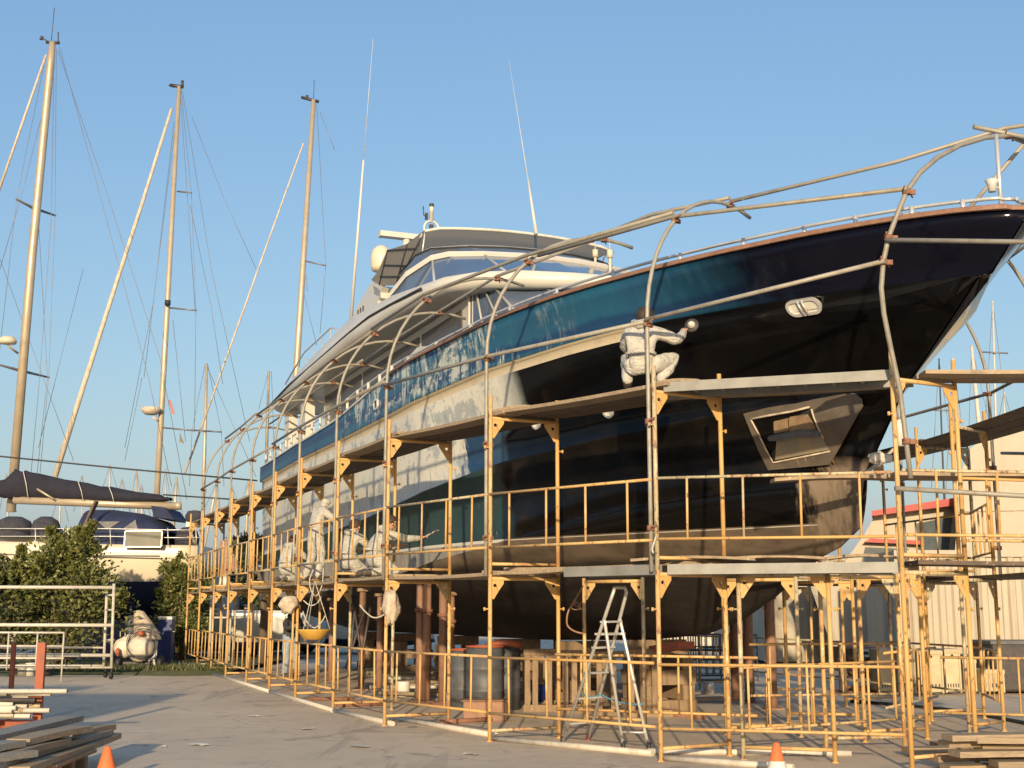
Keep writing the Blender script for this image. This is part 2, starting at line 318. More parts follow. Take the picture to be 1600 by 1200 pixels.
def hull_mesh():
    mb = MB()
    def row(L, sgn):
        b, z, t0, db, dz = L; out = []
        for u in us:
            T = t0 + (25.5 - t0) * u
            ramp = min(1, (T - t0) / .8)
            tb = max(b(T), .0) + db * ramp
            if u == 0: tb = 0.012
            out.append((T, sgn * max(tb, .012), z(T) + dz * ramp))
        return out
    mi_for = [0, 0, 1, 1, 2, 3, 3, 3, 4, 4, 4]
    for sgn in (1, -1):
        rows = [row(L, sgn) for L in LINES]
        # a middle row between sheer and rub adds the flare's hollow
        for i in range(len(rows) - 1):
            a, b = rows[i], rows[i + 1]; k = 4 if i in (0, 4, 9) else 1
            sub = []
            for q in range(k + 1):
                f = q / k; hollow = (-.05 if i == 0 else (-.10 if i == 4 else .04)) * math.sin(math.pi * f) if k > 1 else 0
                sub.append([(p[0] * (1 - f) + s[0] * f, (p[1] * (1 - f) + s[1] * f) + sgn * hollow * min(1, max(0, (p[0] - 1.2) / 2.5)) * max(0, 1 - p[0] / 14), p[2] * (1 - f) + s[2] * f) for p, s in zip(a, b)])
            mb.grid(sub, mi_for[i], True)
        # transom half
        tr = [r[-1] for r in rows]; mb.add([(p[0], 0, p[2]) for p in tr] + tr, [(j, j + 1, len(tr) + j + 1, len(tr) + j) for j in range(len(tr) - 1)], 5)
        # inner bulwark and deck edge
        sh = rows[0]
        inn = [(p[0] + (.12 if j < 3 else 0), sgn * max(.006, abs(p[1]) - .10), p[2]) for j, p in enumerate(sh)]
        rb_ = rows[1]; dk = []
        for p in inn:
            zd = p[2] - .32; T = max(p[0], .05); fr_ = min(1, .32 / max(.1, z_sheer(T) - z_rub(max(T, .6))))
            lim = (b_sheer(T) * (1 - fr_) + max(b_rub(T), 0) * fr_) - .16; dk.append((max(p[0], .45), sgn * max(.004, min(abs(p[1]), lim * min(1, .35 + p[0] * .5))), p[2] - (.10 + .22 * min(1, p[0] / 1.5))))
        ctr = [(p[0], 0, q[2] + .03) for p, q in zip(inn, dk)]
        mb.grid([sh, inn, dk, ctr], 5, False)
    bot = [row(LINES[-1], 1), row(LINES[-1], -1)]; mb.grid(bot, 4, True)
    return mb

def hull_upper():
    m = NT('hull_topside_paint', .3); x = m.xyz(); T, S, Z = x[0], x[1], x[2]
    big = m.noise(.55, 5); fine = m.noise(4.0, 6, m.scaled((2.2, 1, .5))); streak = m.noise(2.6, 6, m.scaled((3.2, 3.2, .55)), rough=.7)
    teal = m.mix(m.step(big, .4, .62), (.011, .088, .165), (.013, .070, .155))
    teal = m.mix(m.math('MULTIPLY', m.step(fine, .5, .75), .5), teal, (.035, .13, .175))
    lowband = m.step(m.math('ADD', Z, m.math('MULTIPLY', m.math('SUBTRACT', big, .5), .25)), 5.36, 5.30)
    hiband = m.step(Z, 5.16, 5.2); band = m.math('MULTIPLY', lowband, hiband)
    teal = m.mix(m.math('MULTIPLY', band, .75), teal, (.005, .028, .10))
    win = m.math('MULTIPLY', m.step(T, 5.6, 7.6), m.step(T, 16.3, 15.2))
    patch = m.step(m.noise(.8, 3, m.scaled((1, 1, 2))), .42, .6)
    sc = m.math('MULTIPLY', m.math('MULTIPLY', m.step(streak, .515, .575), win), patch)
    rub = m.math('MULTIPLY', m.math('MULTIPLY', m.step(m.noise(1.5, 6, m.scaled((1, 1, 1.9)), rough=.75), .50, .55), m.step(streak, .43, .50)), m.math('MULTIPLY', m.step(T, 7.8, 8.8), m.step(T, 16.0, 15.0)))
    sc = m.math('MAXIMUM', sc, m.math('MULTIPLY', rub, m.step(Z, 5.08, 5.16)))
    teal = m.mix(m.math('MULTIPLY', sc, .85), teal, (.55, .57, .49))
    edge = m.math('ADD', T, m.math('ADD', m.math('MULTIPLY', m.math('SUBTRACT', big, .5), 1.4), m.math('MULTIPLY', m.math('SUBTRACT', fine, .5), .8)))
    f = m.step(edge, 2.45, 4.6)
    blk = m.mix(m.step(fine, .55, .8), (.0040, .0046, .0115), (.0065, .007, .012))
    m.put(m.b.inputs['Specular IOR Level'], m.math('MULTIPLY_ADD', f, .33, .17))
    m.color(m.mix(f, blk, teal)); m.rough(m.math('MULTIPLY_ADD', f, .37, .10)); return m.mat
def hull_stripe():
    m = NT('hull_rub_stripe', .4); x = m.xyz(); T = x[0]
    nz = m.noise(5, 5)
    c = m.mix(m.step(nz, .5, .75), (.62, .53, .37), (.46, .40, .30))
    f = m.step(m.math('ADD', T, m.math('MULTIPLY', m.math('SUBTRACT', nz, .5), .25)), 4.5, 4.56)
    m.color(m.mix(f, (.005, .005, .006), c)); m.rough(m.math('MULTIPLY_ADD', f, .3, .12)); return m.mat
def hull_mid():
    m = NT('hull_mid_paint', .4); x = m.xyz(); T, S, Z = x[0], x[1], x[2]
    big = m.noise(.7, 5); streak = m.noise(3.2, 6, m.scaled((3.4, 3.4, .3)), rough=.7); fine = m.noise(7, 5, m.scaled((1, 1, 1)))
    cream = m.mix(m.step(big, .4, .65), (.68, .65, .55), (.58, .57, .50)); cream = m.mix(m.math('MULTIPLY', m.step(m.noise(1.3, 6, m.scaled((1, 1, 1.4)), rough=.7), .54, .58), .6), cream, (.20, .27, .32))  # blue-grey blotches put the deck's shadow tint into the sanded cream
    ln = m.math('MULTIPLY', m.step(streak, .57, .66), m.step(m.noise(.9, 2), .40, .62))
    cream = m.mix(m.math('MULTIPLY', ln, .75), cream, (.11, .14, .12))
    scrib = m.noise(2.2, 4, m.scaled((1, 1, 1.6)), dist=1.6); d = m.math('ABSOLUTE', m.math('SUBTRACT', scrib, .5))
    cream = m.mix(m.math('MULTIPLY', m.step(d, .008, .0), .45), cream, (.08, .09, .08))
    # navy blue repainted panel low and forward
    bl = m.math('MULTIPLY', m.step(m.math('ADD', Z, m.math('MULTIPLY', m.math('SUBTRACT', streak, .5), .5)), 4.34, 4.26), m.step(m.math('ADD', T, m.math('MULTIPLY', m.math('SUBTRACT', streak, .5), 1.5)), 9.4, 9.2))
    navy = m.mix(m.step(fine, .4, .7), (.010, .04, .115), (.012, .06, .10))
    navy = m.mix(m.math('MULTIPLY', m.step(streak, .62, .68), .7), navy, (.45, .45, .38))
    c = m.mix(bl, cream, navy)
    edge = m.math('ADD', T, m.math('ADD', m.math('MULTIPLY', m.math('SUBTRACT', big, .5), .5), m.math('MULTIPLY', m.step(Z, 4.5, 4.1), -.75)))
    f = m.step(edge, 7.28, 7.5)
    ft = m.step(edge, 7.9, 7.4); c = m.mix(m.math('MULTIPLY', ft, .7), c, (.05, .085, .10))
    blk = m.mix(m.step(m.noise(1.5, 6), .5, .75), (.0032, .0031, .0036), (.008, .007, .006))
    m.put(m.b.inputs['Specular IOR Level'], m.math('MULTIPLY_ADD', f, .33, .17))
    m.color(m.mix(f, blk, c)); m.rough(m.math('MULTIPLY_ADD', f, .38, .11)); return m.mat
def antifoul(m, T, Z):
    a = m.noise(1.1, 6); b = m.noise(6, 5, m.scaled((.7, .7, 2)))
    c = m.mix(m.step(a, .38, .65), (.155, .115, .078), (.10, .075, .052))
    c = m.mix(m.math('MULTIPLY', m.step(b, .5, .7), .6), c, (.055, .042, .032))
    dk = m.mix(m.step(b, .45, .7), (.022, .017, .014), (.040, .030, .023))
    return m.mix(m.step(m.math('ADD', Z, m.math('MULTIPLY', a, .2)), 2.42, 2.30), c, dk)
def hull_low():
    m = NT('hull_lower_paint', .4); x = m.xyz(); T, S, Z = x[0], x[1], x[2]
    big = m.noise(.8, 5); streak = m.noise(3, 6, m.scaled((3, 3, .35)), rough=.7)
    g = m.mix(m.step(big, .4, .62), (.014, .045, .05), (.022, .055, .05))
    g = m.mix(m.math('MULTIPLY', m.step(streak, .52, .62), .6), g, (.012, .03, .055))
    g = m.mix(m.math('MULTIPLY', m.step(streak, .66, .70), .7), g, (.42, .42, .36))
    f = m.step(m.math('ADD', T, m.math('MULTIPLY', m.math('SUBTRACT', big, .5), 1.0)), 8.2, 8.6)
    blk = m.mix(m.step(m.noise(1.5, 6), .45, .75), (.0045, .0042, .0042), (.015, .012, .010))
    c = m.mix(f, blk, g)
    bt = m.math('MULTIPLY', m.math('MULTIPLY', m.step(Z, 2.575, 2.58), m.step(Z, 2.625, 2.62)), m.step(T, 8.0, 8.1)); c = m.mix(bt, c, (.62, .58, .49)); b2 = m.math('MULTIPLY', m.step(Z, 2.592, 2.594), m.step(Z, 2.606, 2.604)); c = m.mix(m.math('MULTIPLY', b2, .7), c, (.5, .47, .4))
    low = m.step(Z, 2.58, 2.574); lc = m.mix(m.step(T, 8.5, 9.5), antifoul(m, T, Z), m.mix(m.step(streak, .4, .6), (.36, .32, .25), (.20, .19, .17)))
    c = m.mix(low, c, lc)
    tan = m.math('MULTIPLY', m.step(m.math('ADD', T, m.math('MULTIPLY', m.math('SUBTRACT', streak, .5), .5)), 3.45, 3.25), m.step(m.math('ADD', Z, m.math('MULTIPLY', m.math('SUBTRACT', big, .5), .6)), 3.45, 3.25))
    c = m.mix(tan, c, m.mix(m.step(streak, .42, .62), (.22, .165, .115), (.12, .09, .065))); low = m.math('MAXIMUM', low, tan)
    m.put(m.b.inputs['Specular IOR Level'], m.math('MULTIPLY_ADD', m.math('MAXIMUM', f, low), .33, .17))
    m.color(c); m.rough(m.math('MULTIPLY_ADD', m.math('MAXIMUM', f, low), .5, .12)); return m.mat
def hull_bottom():
    m = NT('hull_antifouling', .8); x = m.xyz(); T, S, Z = x[0], x[1], x[2]
    c = antifoul(m, T, Z)
    bt = m.math('MULTIPLY', m.math('MULTIPLY', m.step(Z, 2.592, 2.594), m.step(Z, 2.606, 2.604)), .7)
    up = m.step(Z, 2.615, 2.625); c = m.mix(up, c, (.0045, .0042, .0042)); c = m.mix(bt, c, (.70, .66, .56))
    n1 = m.noise(.9, 5); n2 = m.noise(3, 6, m.scaled((3, 3, .5)), rough=.7)
    tan = m.math('MULTIPLY', m.step(m.math('ADD', T, m.math('MULTIPLY', m.math('SUBTRACT', n2, .5), .8)), 3.75, 3.5), m.step(m.math('ADD', Z, m.math('MULTIPLY', m.math('SUBTRACT', n1, .5), .6)), 3.5, 3.3))
    c = m.mix(tan, c, m.mix(m.step(n2, .42, .62), (.22, .165, .115), (.11, .085, .06))); up = m.math('MULTIPLY', up, m.math('SUBTRACT', 1.0, tan))
    m.put(m.b.inputs['Specular IOR Level'], m.math('MULTIPLY_ADD', up, -.2, .4))
    m.color(c); m.rough(m.math('MULTIPLY_ADD', up, -.7, .82)); return m.mat
yacht = thing('motor_yacht', 'large motor yacht on keel blocks with half repainted teal, cream and black hull', 'yacht', TIP, YROT)
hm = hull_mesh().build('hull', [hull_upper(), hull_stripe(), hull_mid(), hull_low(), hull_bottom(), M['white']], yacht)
def hullpt(T, z):
    """starboard half breadth at (T, z), outer surface"""
    zs = []
    for b, zf, t0, db, dz in (LINES[0], LINES[1], LINES[4], LINES[5], LINES[8], LINES[10]):
        if T >= t0: zs.append((zf(T) + dz, b(T) + db))
        else: zs.append((zf(t0), 0))
    zs.sort(); return float(np.interp(z, [q[0] for q in zs], [q[1] for q in zs]))
# cap rail (teak forward, white aft), both sides
def rail_pts(sgn, t0, t1, dz, inset=.04, n=60):
    out = []
    for i in range(n + 1):
        T = t0 + (t1 - t0) * (i / n) ** 1.8; out.append((T + (.05 if T < .1 else 0), sgn * max(b_sheer(T) - inset, 0.0), z_sheer(T) + dz))
    return out
cr = MB(); pts = [p for p in rail_pts(-1, 0.0, 12.3, .015)][::-1] + rail_pts(1, 0.0, 12.3, .015)[1:]
prof = [(-.065, -.02), (.075, -.02), (.085, .015), (.06, .035), (-.06, .035)]
rows = []
for i, p in enumerate(pts):
    q0, q1 = Vector(pts[max(i - 1, 0)]), Vector(pts[min(i + 1, len(pts) - 1)]); t = (q1 - q0); t.z = 0; t.normalize(); sd = Vector((-t.y, t.x, 0)) * -1
    rows.append([Vector(p) + sd * -a + Vector((0, 0, b)) for a, b in prof])
cr.grid(rows, 0, False, closed=True); cr.build('cap_rail', M['teak'], yacht)
cr = MB()
for sgn in (1, -1):
    pts = rail_pts(sgn, 12.3, 25.45, .01, .05, 40); rows = []
    for p in pts: rows.append([(p[0], p[1] + a * sgn, p[2] + b) for a, b in [(-.1, -.01), (.075, -.01), (.075, .03), (-.1, .03)]])
    cr.grid(rows, 0, False, closed=True)
cr.build('covering_board', M['white'], yacht)
# low forward handrail with stanchions, taller aft rail
hr = MB(); up = lambda T: .17 if T < 11 else .17 + min(.2, (T - 11) * .05)
for sgn in (1, -1):
    P = [(p[0] + .12, p[1] - sgn * .05 if p[0] > .3 else p[1] * .9, p[2] + up(p[0])) for p in rail_pts(sgn, .0, 25.3, 0, .08, 90)]
    hr.tube(P, .021, 8)
hr.build('handrail', M['chrome'], yacht)
for sgn in (1, -1):
    for T in [.45, .9, 1.45, 2.0, 2.75, 3.65, 4.8, 6.0, 7.3, 8.6, 10, 11.4] + [12.4 + .8 * i for i in range(17)]:
        if sgn < 0 and T > 5: continue
        st = MB(); y = sgn * (b_sheer(T) - .11); r = .024 if T < 12 else .03
        st.tube([(T + .05, y, z_sheer(T)), (T + .05, y, z_sheer(T) + up(T))], r, 8); st.build('stanchion', M['white'] if T > 12 else M['chrome'], yacht)
# bow jack staff with anchor-light and fog horn
js = MB(); js.tube([(.42, -.02, 5.55), (.42, -.02, 6.55)], .022, 8); js.build('jack_staff', M['chrome'], yacht)
hn = MB(); hn.lathe([(.0, -.1), (.05, -.1), (.06, .0), (.09, .06), (.0, .06)], (0, 0, 0), 12); hn.v = [(x * .8 + .42, y * .8 + .085, z * .8 + 5.98) for x, y, z in hn.v]; hn.tube([(.42, -.01, 5.95), (.42, .06, 5.96)], .012, 6); hn.build('bow_lamp', M['white'], yacht)
# oval hawse port near the bow
def hull_frame(T, z, sgn=1):
    y = hullpt(T, z); c = Vector((T, sgn * y, z))
    dT = Vector((T + .15, sgn * hullpt(T + .15, z), z)) - Vector((T - .15, sgn * hullpt(T - .15, z), z)); dT.normalize()
    dZ = Vector((T, sgn * hullpt(T, z + .12), z + .12)) - Vector((T, sgn * hullpt(T, z - .12), z - .12)); dZ.normalize()
    nn = dT.cross(dZ).normalized()
    if nn.y * sgn < 0: nn = -nn
    return c, dT, dZ, nn
def oval(w, hgt, r, n=6):
    out = []
    for cx, cz, a0 in ((w - r, hgt - r, 0), (-w + r, hgt - r, 90), (-w + r, -hgt + r, 180), (w - r, -hgt + r, 270)):
        for k in range(n + 1):
            a = R(a0 + 90 * k / n); out.append((cx + r * math.cos(a), cz + r * math.sin(a)))
    return out
def ring_plate(mb, fr, outer, inner, d0, d1, mi=0):
    c, dT, dZ, nn = fr; pos = lambda q, d: c + dT * q[0] + dZ * q[1] + nn * d
    n = len(outer); rows = [[pos(q, d0) for q in outer], [pos(q, d1) for q in outer], [pos(q, d1) for q in inner], [pos(q, d0) for q in inner]]
    mb.grid(rows, mi, False, closed=True)
def T_of(px, py, lst=None):
    """hull point (T, z) whose surface projects on a photo pixel"""
    d = Vector(ray(px, py)); best = None
    for Y in np.linspace(11, 40, 1500):
        P = Vector((0, 0, CAM_H)) + d * (Y / d.y); r = P - TIP; T = r.dot(Yx); S = r.dot(Yy)
        if T > .1 and S <= hullpt(T, P.z): return T, P.z
    return None
def port(name, px, py, w, hgt, r, fr_mat, hole_mat, depth=.05, frame=.035):
    T, z = T_of(px, py); fr = hull_frame(T, z); mb = MB()
    ring_plate(mb, fr, oval(w, hgt, r), oval(w - frame, hgt - frame, max(r - frame, .01)), -.02, .022)
    root = mb.build(name, fr_mat, yacht); c, dT, dZ, nn = fr
    mh = MB(); mh.add([c + dT * a + dZ * b + nn * .006 for a, b in oval(w - frame * .8, hgt - frame * .8, max(r - frame * .8, .01))], [tuple(range(len(oval(1, 1, .1))))]); mh.build('opening', hole_mat, root)
    return root, fr
hp, fr = port('hawse_port', 1258, 480, .215, .105, .10, M['chrome'], M['light_plastic'])
c, dT, dZ, nn = fr; b = MB()
for q in (-.02, .035): b.tube([c + dT * q + dZ * -.09 + nn * .03, c + dT * q + dZ * .09 + nn * .03], .012, 6)
b.build('roller', M['chrome'], hp)
for px, py in ((838, 662), (951, 644)):
    port('porthole', px, py, .085, .085, .084, M['chrome'], M['light_plastic'])
port('porthole', 588, 632, .13, .1, .06, M['chrome'], M['black'])
# anchor pocket: a raised plate around a recessed box with the anchor inside
def pocket():
    T, z = T_of(1255, 672); c, dT, dZ, nn = hull_frame(T, z)
    def onpx(px, py, d=0.02):
        dd = Vector(ray(px, py)); cw = TIP + Yx * c.x + Yy * c.y + Vector((0, 0, c.z)); nw = Yx * nn.x + Yy * nn.y + Vector((0, 0, nn.z))
        o = Vector((0, 0, CAM_H)); t = (cw + nw * d - o).dot(nw) / dd.dot(nw); P = o + dd * t - TIP
        return Vector((P.dot(Yx), P.dot(Yy), P.z))
    out_px = [(1165, 645), (1200, 636), (1270, 624), (1325, 613.5), (1338, 614), (1348, 622), (1350, 634), (1338, 655), (1318, 692), (1300, 724), (1250, 729), (1204, 733), (1190, 705), (1177, 675)]
    in_px = [(1177, 653), (1205, 647), (1240, 641), (1268, 634), (1271, 637), (1276, 650), (1283, 668), (1290, 684), (1296, 697), (1300, 703), (1255, 712), (1211, 721), (1200, 700), (1188, 675)]
    n = len(out_px); pl = MB()
    def flush(px, py):
        """point just proud of the hull skin on the pixel's ray"""
        q = T_of(px, py)
        T_, z_ = q; return Vector((T_, hullpt(T_, z_), z_)) + nn * .012
    o0 = [flush(*p) for p in out_px]; o1 = [p + nn * .025 for p in o0]; i1 = [flush(*p) + nn * .025 for p in in_px]; i0 = [p - nn * .33 for p in i1]
    pl.grid([o0, o1, i1], 0, False, closed=True)
    root = pl.build('anchor_plate', mk('anchor_plate_steel', (.17, .14, .11), (.11, .09, .07), .55, .3, 4, .4, .7, vary=0), yacht)
    # the recess sits proud of the hull as a shallow lined box
    lin = MB(); a2 = [p - nn * .02 for p in i1]; lin.add(a2, [tuple(range(n))]); lin.build('recess', M['black'], root)
    lip = MB(); lip.tube([i1[k] + nn * .006 for k in range(4)], .014, 6); lip.tube([i1[k] + nn * .006 for k in (4, 5, 6, 7)], .012, 6); lip.tube([i1[k] + nn * .006 for k in (9, 10, 11, 12, 13, 0)], .012, 6)
    lip.build('lip', M['dirty_cloth'], root)
    an = MB(); P = lambda x, y, d=.02: onpx(x, y, d + .03)
    def plate(px, d0, d1): an.prism([P(x, y, d0) for x, y in px], nn * (d1 - d0))
    an2 = MB()
    plate([(1210, 658), (1232, 653), (1234, 672), (1211, 676)], .0, .03)
    plate([(1235, 651), (1262, 647), (1275, 668), (1236, 674)], .0, .05)
    an.build('rust_block', mk('rusty_anchor_iron', (.30, .20, .11), (.20, .13, .08), .8, 0, 6, vary=0), root)
    an = MB(); plate([(1203, 684), (1203, 680), (1240, 673), (1245, 670), (1275, 671), (1283, 676), (1283, 679), (1250, 679), (1225, 685), (1206, 686)], .03, .10)
    an.build('anchor_fluke', M['drum'], root)
    an = MB(); plate([(1214, 686), (1245, 681), (1284, 680), (1293, 697), (1296, 702), (1212, 718)], .0, .015)
    an.build('anchor_crown', mk('galvanised_anchor', (.26, .24, .19), (.36, .28, .17), .6, .2, 4, vary=0), root)
    rb = MB()
    for k in range(7):
        x = 1218 + k * 13; rb.tube([P(x, 721 - k * 2, .0), P(x + 7, 733 - k * 1.5, .0)], .008, 5)
    rb.build('grating_rib', M['brown_prop'], root)
pocket()
# cable hanging from the hull at the bow foot is left to the clutter section

# ---- superstructure (local frame: x aft, y to starboard)
def side_slab(poly_top, poly_bot, y_in=0): pass
def brow():
    """boat-deck slab with its deep fascia, rounded over the forward windows"""
    plan = []
    for T, S in [(24.6, 2.75), (24.3, 2.95), (20, 3.0), (16, 3.0), (13, 2.95), (11.5, 2.88), (10.6, 2.72), (9.9, 2.35), (9.35, 1.75), (9.0, 1.0), (8.85, .3)]: plan.append((T, S))
    plan = plan + [(T, -S) for T, S in plan[::-1]]
    zt = tab([(8.8, 7.02), (9.3, 7.1), (10, 7.17), (11.9, 7.26), (13, 7.4), (16, 7.58), (18.7, 7.43), (24.6, 7.05)]); zb = tab([(8.8, 6.8), (9.6, 6.86), (10.3, 6.95), (12.3, 6.97), (17, 7.03), (24.6, 6.8)])
    mb = MB(); top = [(T, S, zt(T)) for T, S in plan]; mid = [(T - (.0), S * 1.01, zb(T) + .09) for T, S in plan]; bot = [(T + (.1 if T < 11 else 0), S * .965, zb(T)) for T, S in plan]
    inn = [(T + (1.0 if T < 11 else 0), S * .76, zb(T) + .02) for T, S in plan]; tin = [(T + (.15 if T < 11 else -.02), S * .94, zt(T)) for T, S in plan]; tdn = [(T + (.15 if T < 11 else -.02), S * .94, min(zt(T) - .02, zb(T) + .3)) for T, S in plan]
    mb.grid([inn, bot], 0, False, closed=True); mb.grid([bot, mid, top], 0, True, closed=True); mb.grid([top, tin, tdn], 0, False, closed=True)
    n = len(plan); mb.add(inn, [tuple(range(n))]); mb.add(tdn, [tuple(range(n))[::-1]])
    o = mb.build('boat_deck', M['white'], yacht)
    ds = MB(); zs = tab([(11.2, 7.14), (14.5, 7.30), (17.9, 7.22), (22, 7.13), (24.4, 6.98)])
    P = [(T, tab([(11, 2.9), (13, 2.98), (16, 3.02), (24, 3.0)])(T), zs(T)) for T in np.linspace(11.3, 24.3, 30)]; ds.tube(P, .022, 6); ds.build('dark_trim', M['black'], o)
brow()
# main deckhouse, under the overhang
dh = MB(); dh.prism([(10.6, -2.2, 4.95), (10.6, 2.2, 4.95), (21.5, 2.2, 4.95), (21.5, -2.2, 4.95)], (0, 0, 1.98)); dh.build('deckhouse', M['white'], yacht)
wm = mk('saloon_window', (.075, .062, .05), (.05, .042, .035), .25, vary=0)
for t0, t1 in ((11.0, 13.3), (13.5, 15.4), (15.6, 17.6), (17.8, 19.6), (19.8, 21.2)):
    q = MB(); q.prism([(t0, 2.205, 5.35), (t1, 2.205, 5.35), (t1 + .12, 2.205, 6.78), (t0 + .12, 2.205, 6.78)], (0, .02, 0)); q.build('side_window', wm, yacht)
# raked pilothouse glazing
pg = MB(); lo = [(10.7, 2.22, 5.5), (7.9, 2.05, 5.6), (6.9, 1.45, 5.65), (6.6, 0, 5.66)]; hi = [(10.7, 2.22, 6.93), (10.0, 2.02, 6.93), (9.6, 1.3, 6.93), (9.5, 0, 6.93)]
lo2 = lo + [(a, -b, c) for a, b, c in lo[:-1][::-1]]; hi2 = hi + [(a, -b, c) for a, b, c in hi[:-1][::-1]]
pg.grid([lo2, hi2], 0, False); gl = pg.build('pilothouse_glass', M['dark_glass'], yacht)
mu = MB()
for a, b in zip(lo2, hi2): mu.tube([a, b], .028, 6)
for f in (.33, .66): mu.tube([Vector(lo[0]).lerp(Vector(lo[1]), f) + Vector((0, .02, 0)), Vector(hi[0]).lerp(Vector(hi[1]), f) + Vector((0, .02, 0))], .02, 6)
mu.tube(lo2, .04, 6); mu.build('mullion', M['white'], gl)
# white fairing between bulwark and deckhouse, dark door recess under the brow
fa = MB(); fa.prism([(16.0, 2.62, 5.3), (13.6, 2.62, 6.15), (12.4, 2.62, 6.32), (11.3, 2.62, 6.15), (10.9, 2.62, 5.2), (16, 2.62, 5.2)], (0, -.12, 0)); fa.build('fairing', M['white'], yacht)
fd = MB(); fd.prism([(10.4, -1.9, 5.0), (10.4, 1.9, 5.0), (5.0, 1.3, 5.0), (4.4, 0, 5.0), (5.0, -1.3, 5.0)], (0, 0, .62)); fd.build('coachroof', M['white'], yacht)
for T in (21.9, 23.9):
    for S in (2.45, -2.45):
        c_ = MB(); c_.prism([(T, S - .12, 4.95), (T + .5, S - .12, 4.95), (T + .62, S - .12, 6.85), (T + .05, S - .12, 6.85)], (0, .24, 0)); c_.build('deck_support', M['white'], yacht)
# flybridge: raked lower windscreen, white coaming, wind deflector with chrome rail
fb = MB(); base = [(14.6, 2.72, 7.42), (13.3, 2.62, 7.36), (11.9, 2.45, 7.26), (10.9, 2.1, 7.22), (10.35, 1.5, 7.22), (10.1, .7, 7.22), (10.05, 0, 7.22)]
cm = [(14.0, 2.66, 7.66), (13.5, 2.5, 7.95), (13.0, 2.16, 8.19), (12.72, 1.9, 8.22), (12.45, 1.3, 8.22), (12.3, .6, 8.22), (12.25, 0, 8.22)]
mir = lambda L: L + [(a, -b, c) for a, b, c in L[:-1][::-1]]
fb.grid([mir(base), mir(cm)], 0, False); fg = fb.build('flybridge_windscreen', mk('blue_tinted_glass', (.09, .13, .21), (.065, .10, .17), .06, 0, .4, vary=0), yacht)
mu = MB()
for i in (2, 4): 
    for sg in (1, -1):
        a, b_ = base[i], cm[i]; mu.tube([(a[0], a[1] * sg, a[2]), (b_[0], b_[1] * sg, b_[2])], .028, 6)
mu.build('mullion', M['chrome'], fg)
co = MB(); C = mir(cm); rows = []
for p in C: rows.append([(p[0] + a, p[1] * (1 + b * .02), p[2] + c) for a, b, c in ((-.05, 1, -.04), (-.08, 1, .02), (-.03, 1, .07), (.08, -1, .07), (.1, -1, -.04))])
co.grid(rows, 0, False, closed=True); co.build('coaming', M['white'], yacht)
cs = MB()
for sg in (1, -1):
    cs.grid([[(14.0, 2.6 * sg, 7.66), (15.5, 2.3 * sg, 7.66), (18.5, 2.3 * sg, 7.6)], [(14.6, 2.7 * sg, 7.3), (16, 2.7 * sg, 7.3), (19, 2.7 * sg, 7.3)]], 0, False)
cs.build('flybridge_side', M['white'], yacht)
wd = MB(); wl = [(14.0, 2.5, 8.0), (13.3, 2.22, 8.27), (12.9, 1.95, 8.29), (12.55, 1.3, 8.29), (12.4, .6, 8.29), (12.35, 0, 8.29)]; wh = [(14.75, 2.28, 8.33), (13.95, 2.2, 8.5), (13.45, 2.05, 8.52), (13.05, 1.4, 8.53), (12.85, .7, 8.53), (12.8, 0, 8.53)]
wd.grid([mir(wl), mir(wh)], 0, False); wo = wd.build('wind_deflector', mk('smoked_perspex', (.085, .095, .105), (.07, .08, .09), .08, 0, .4, vary=0), yacht)
rr = MB(); rr.tube([(a, b, c + .012) for a, b, c in mir(wh)], .018, 6); rr.build('deflector_edge', M['black'], wo)
rr = MB(); rr.tube([(a + .12, b * .98, c + .06) for a, b, c in mir(wh)[1:-1]], .014, 6); rr.build('deflector_rail', M['chrome'], wo)
# helm console and seat so the flybridge is not hollow
hc = MB(); hc.box((14.2, 0, 7.75), (1.0, 2.6, .8)); hc.box((16.4, .9, 7.65), (.9, 1.6, .7)); hc.build('helm_console', M['white'], yacht)
# bimini canopy and its aft side curtain
bi = MB(); rows = []
for T, zc in ((13.62, 9.0), (13.66, 9.05), (14.6, 9.08), (16, 9.1), (17.0, 9.06)):
    rows.append([(T + .12 * (abs(S) / 2) ** 2, S, zc + .10 * (1 - (S / 2.05) ** 2) - (.0 if abs(S) < 2 else .05)) for S in np.linspace(-2.08, 2.08, 15)])
bi.grid(rows, 0, True)
bt = bi.build('bimini_top', M['canvas'], yacht, fixn=False)
eg = MB(); eg.tube([(a - .01, b, c + .02) for a, b, c in rows[0]], .032, 6); eg.build('front_edge', M['light_plastic'], bt)
cu = MB(); yS = 2.12
cpx = [(658, 371), (636, 381), (605, 391), (590, 425), (580, 437), (592, 446), (614, 446), (626, 434), (647, 402)]
cu.prism([pl_side(x, y, 2.1) for x, y in cpx], (0, -.02, 0)); ct = cu.build('side_curtain', M['canvas'], yacht)
bt_ = MB()
for a, b in (((636, 381), (620, 440)), ((605, 391), (592, 446)), ((658, 371), (626, 434)), ((600, 414), (640, 415)), ((593, 432), (628, 432)), ((605, 391), (650, 388))): bt_.tube([pl_side(*a, 2.125), pl_side(*b, 2.125)], .012, 5)
bt_.build('batten', M['black'], ct)
fr_ = MB()
for S in (2.05, -2.05):
    fr_.tube([(17.0, S, 7.5), (16.6, S, 9.0)], .018, 6); fr_.tube([(17.1, S, 7.4), (14.0, S, 9.0)], .018, 6); fr_.tube([(14.2, S, 8.1), (13.8, S, 9.02)], .016, 6)
fr_.build('bimini_frame', M['chrome'], yacht)
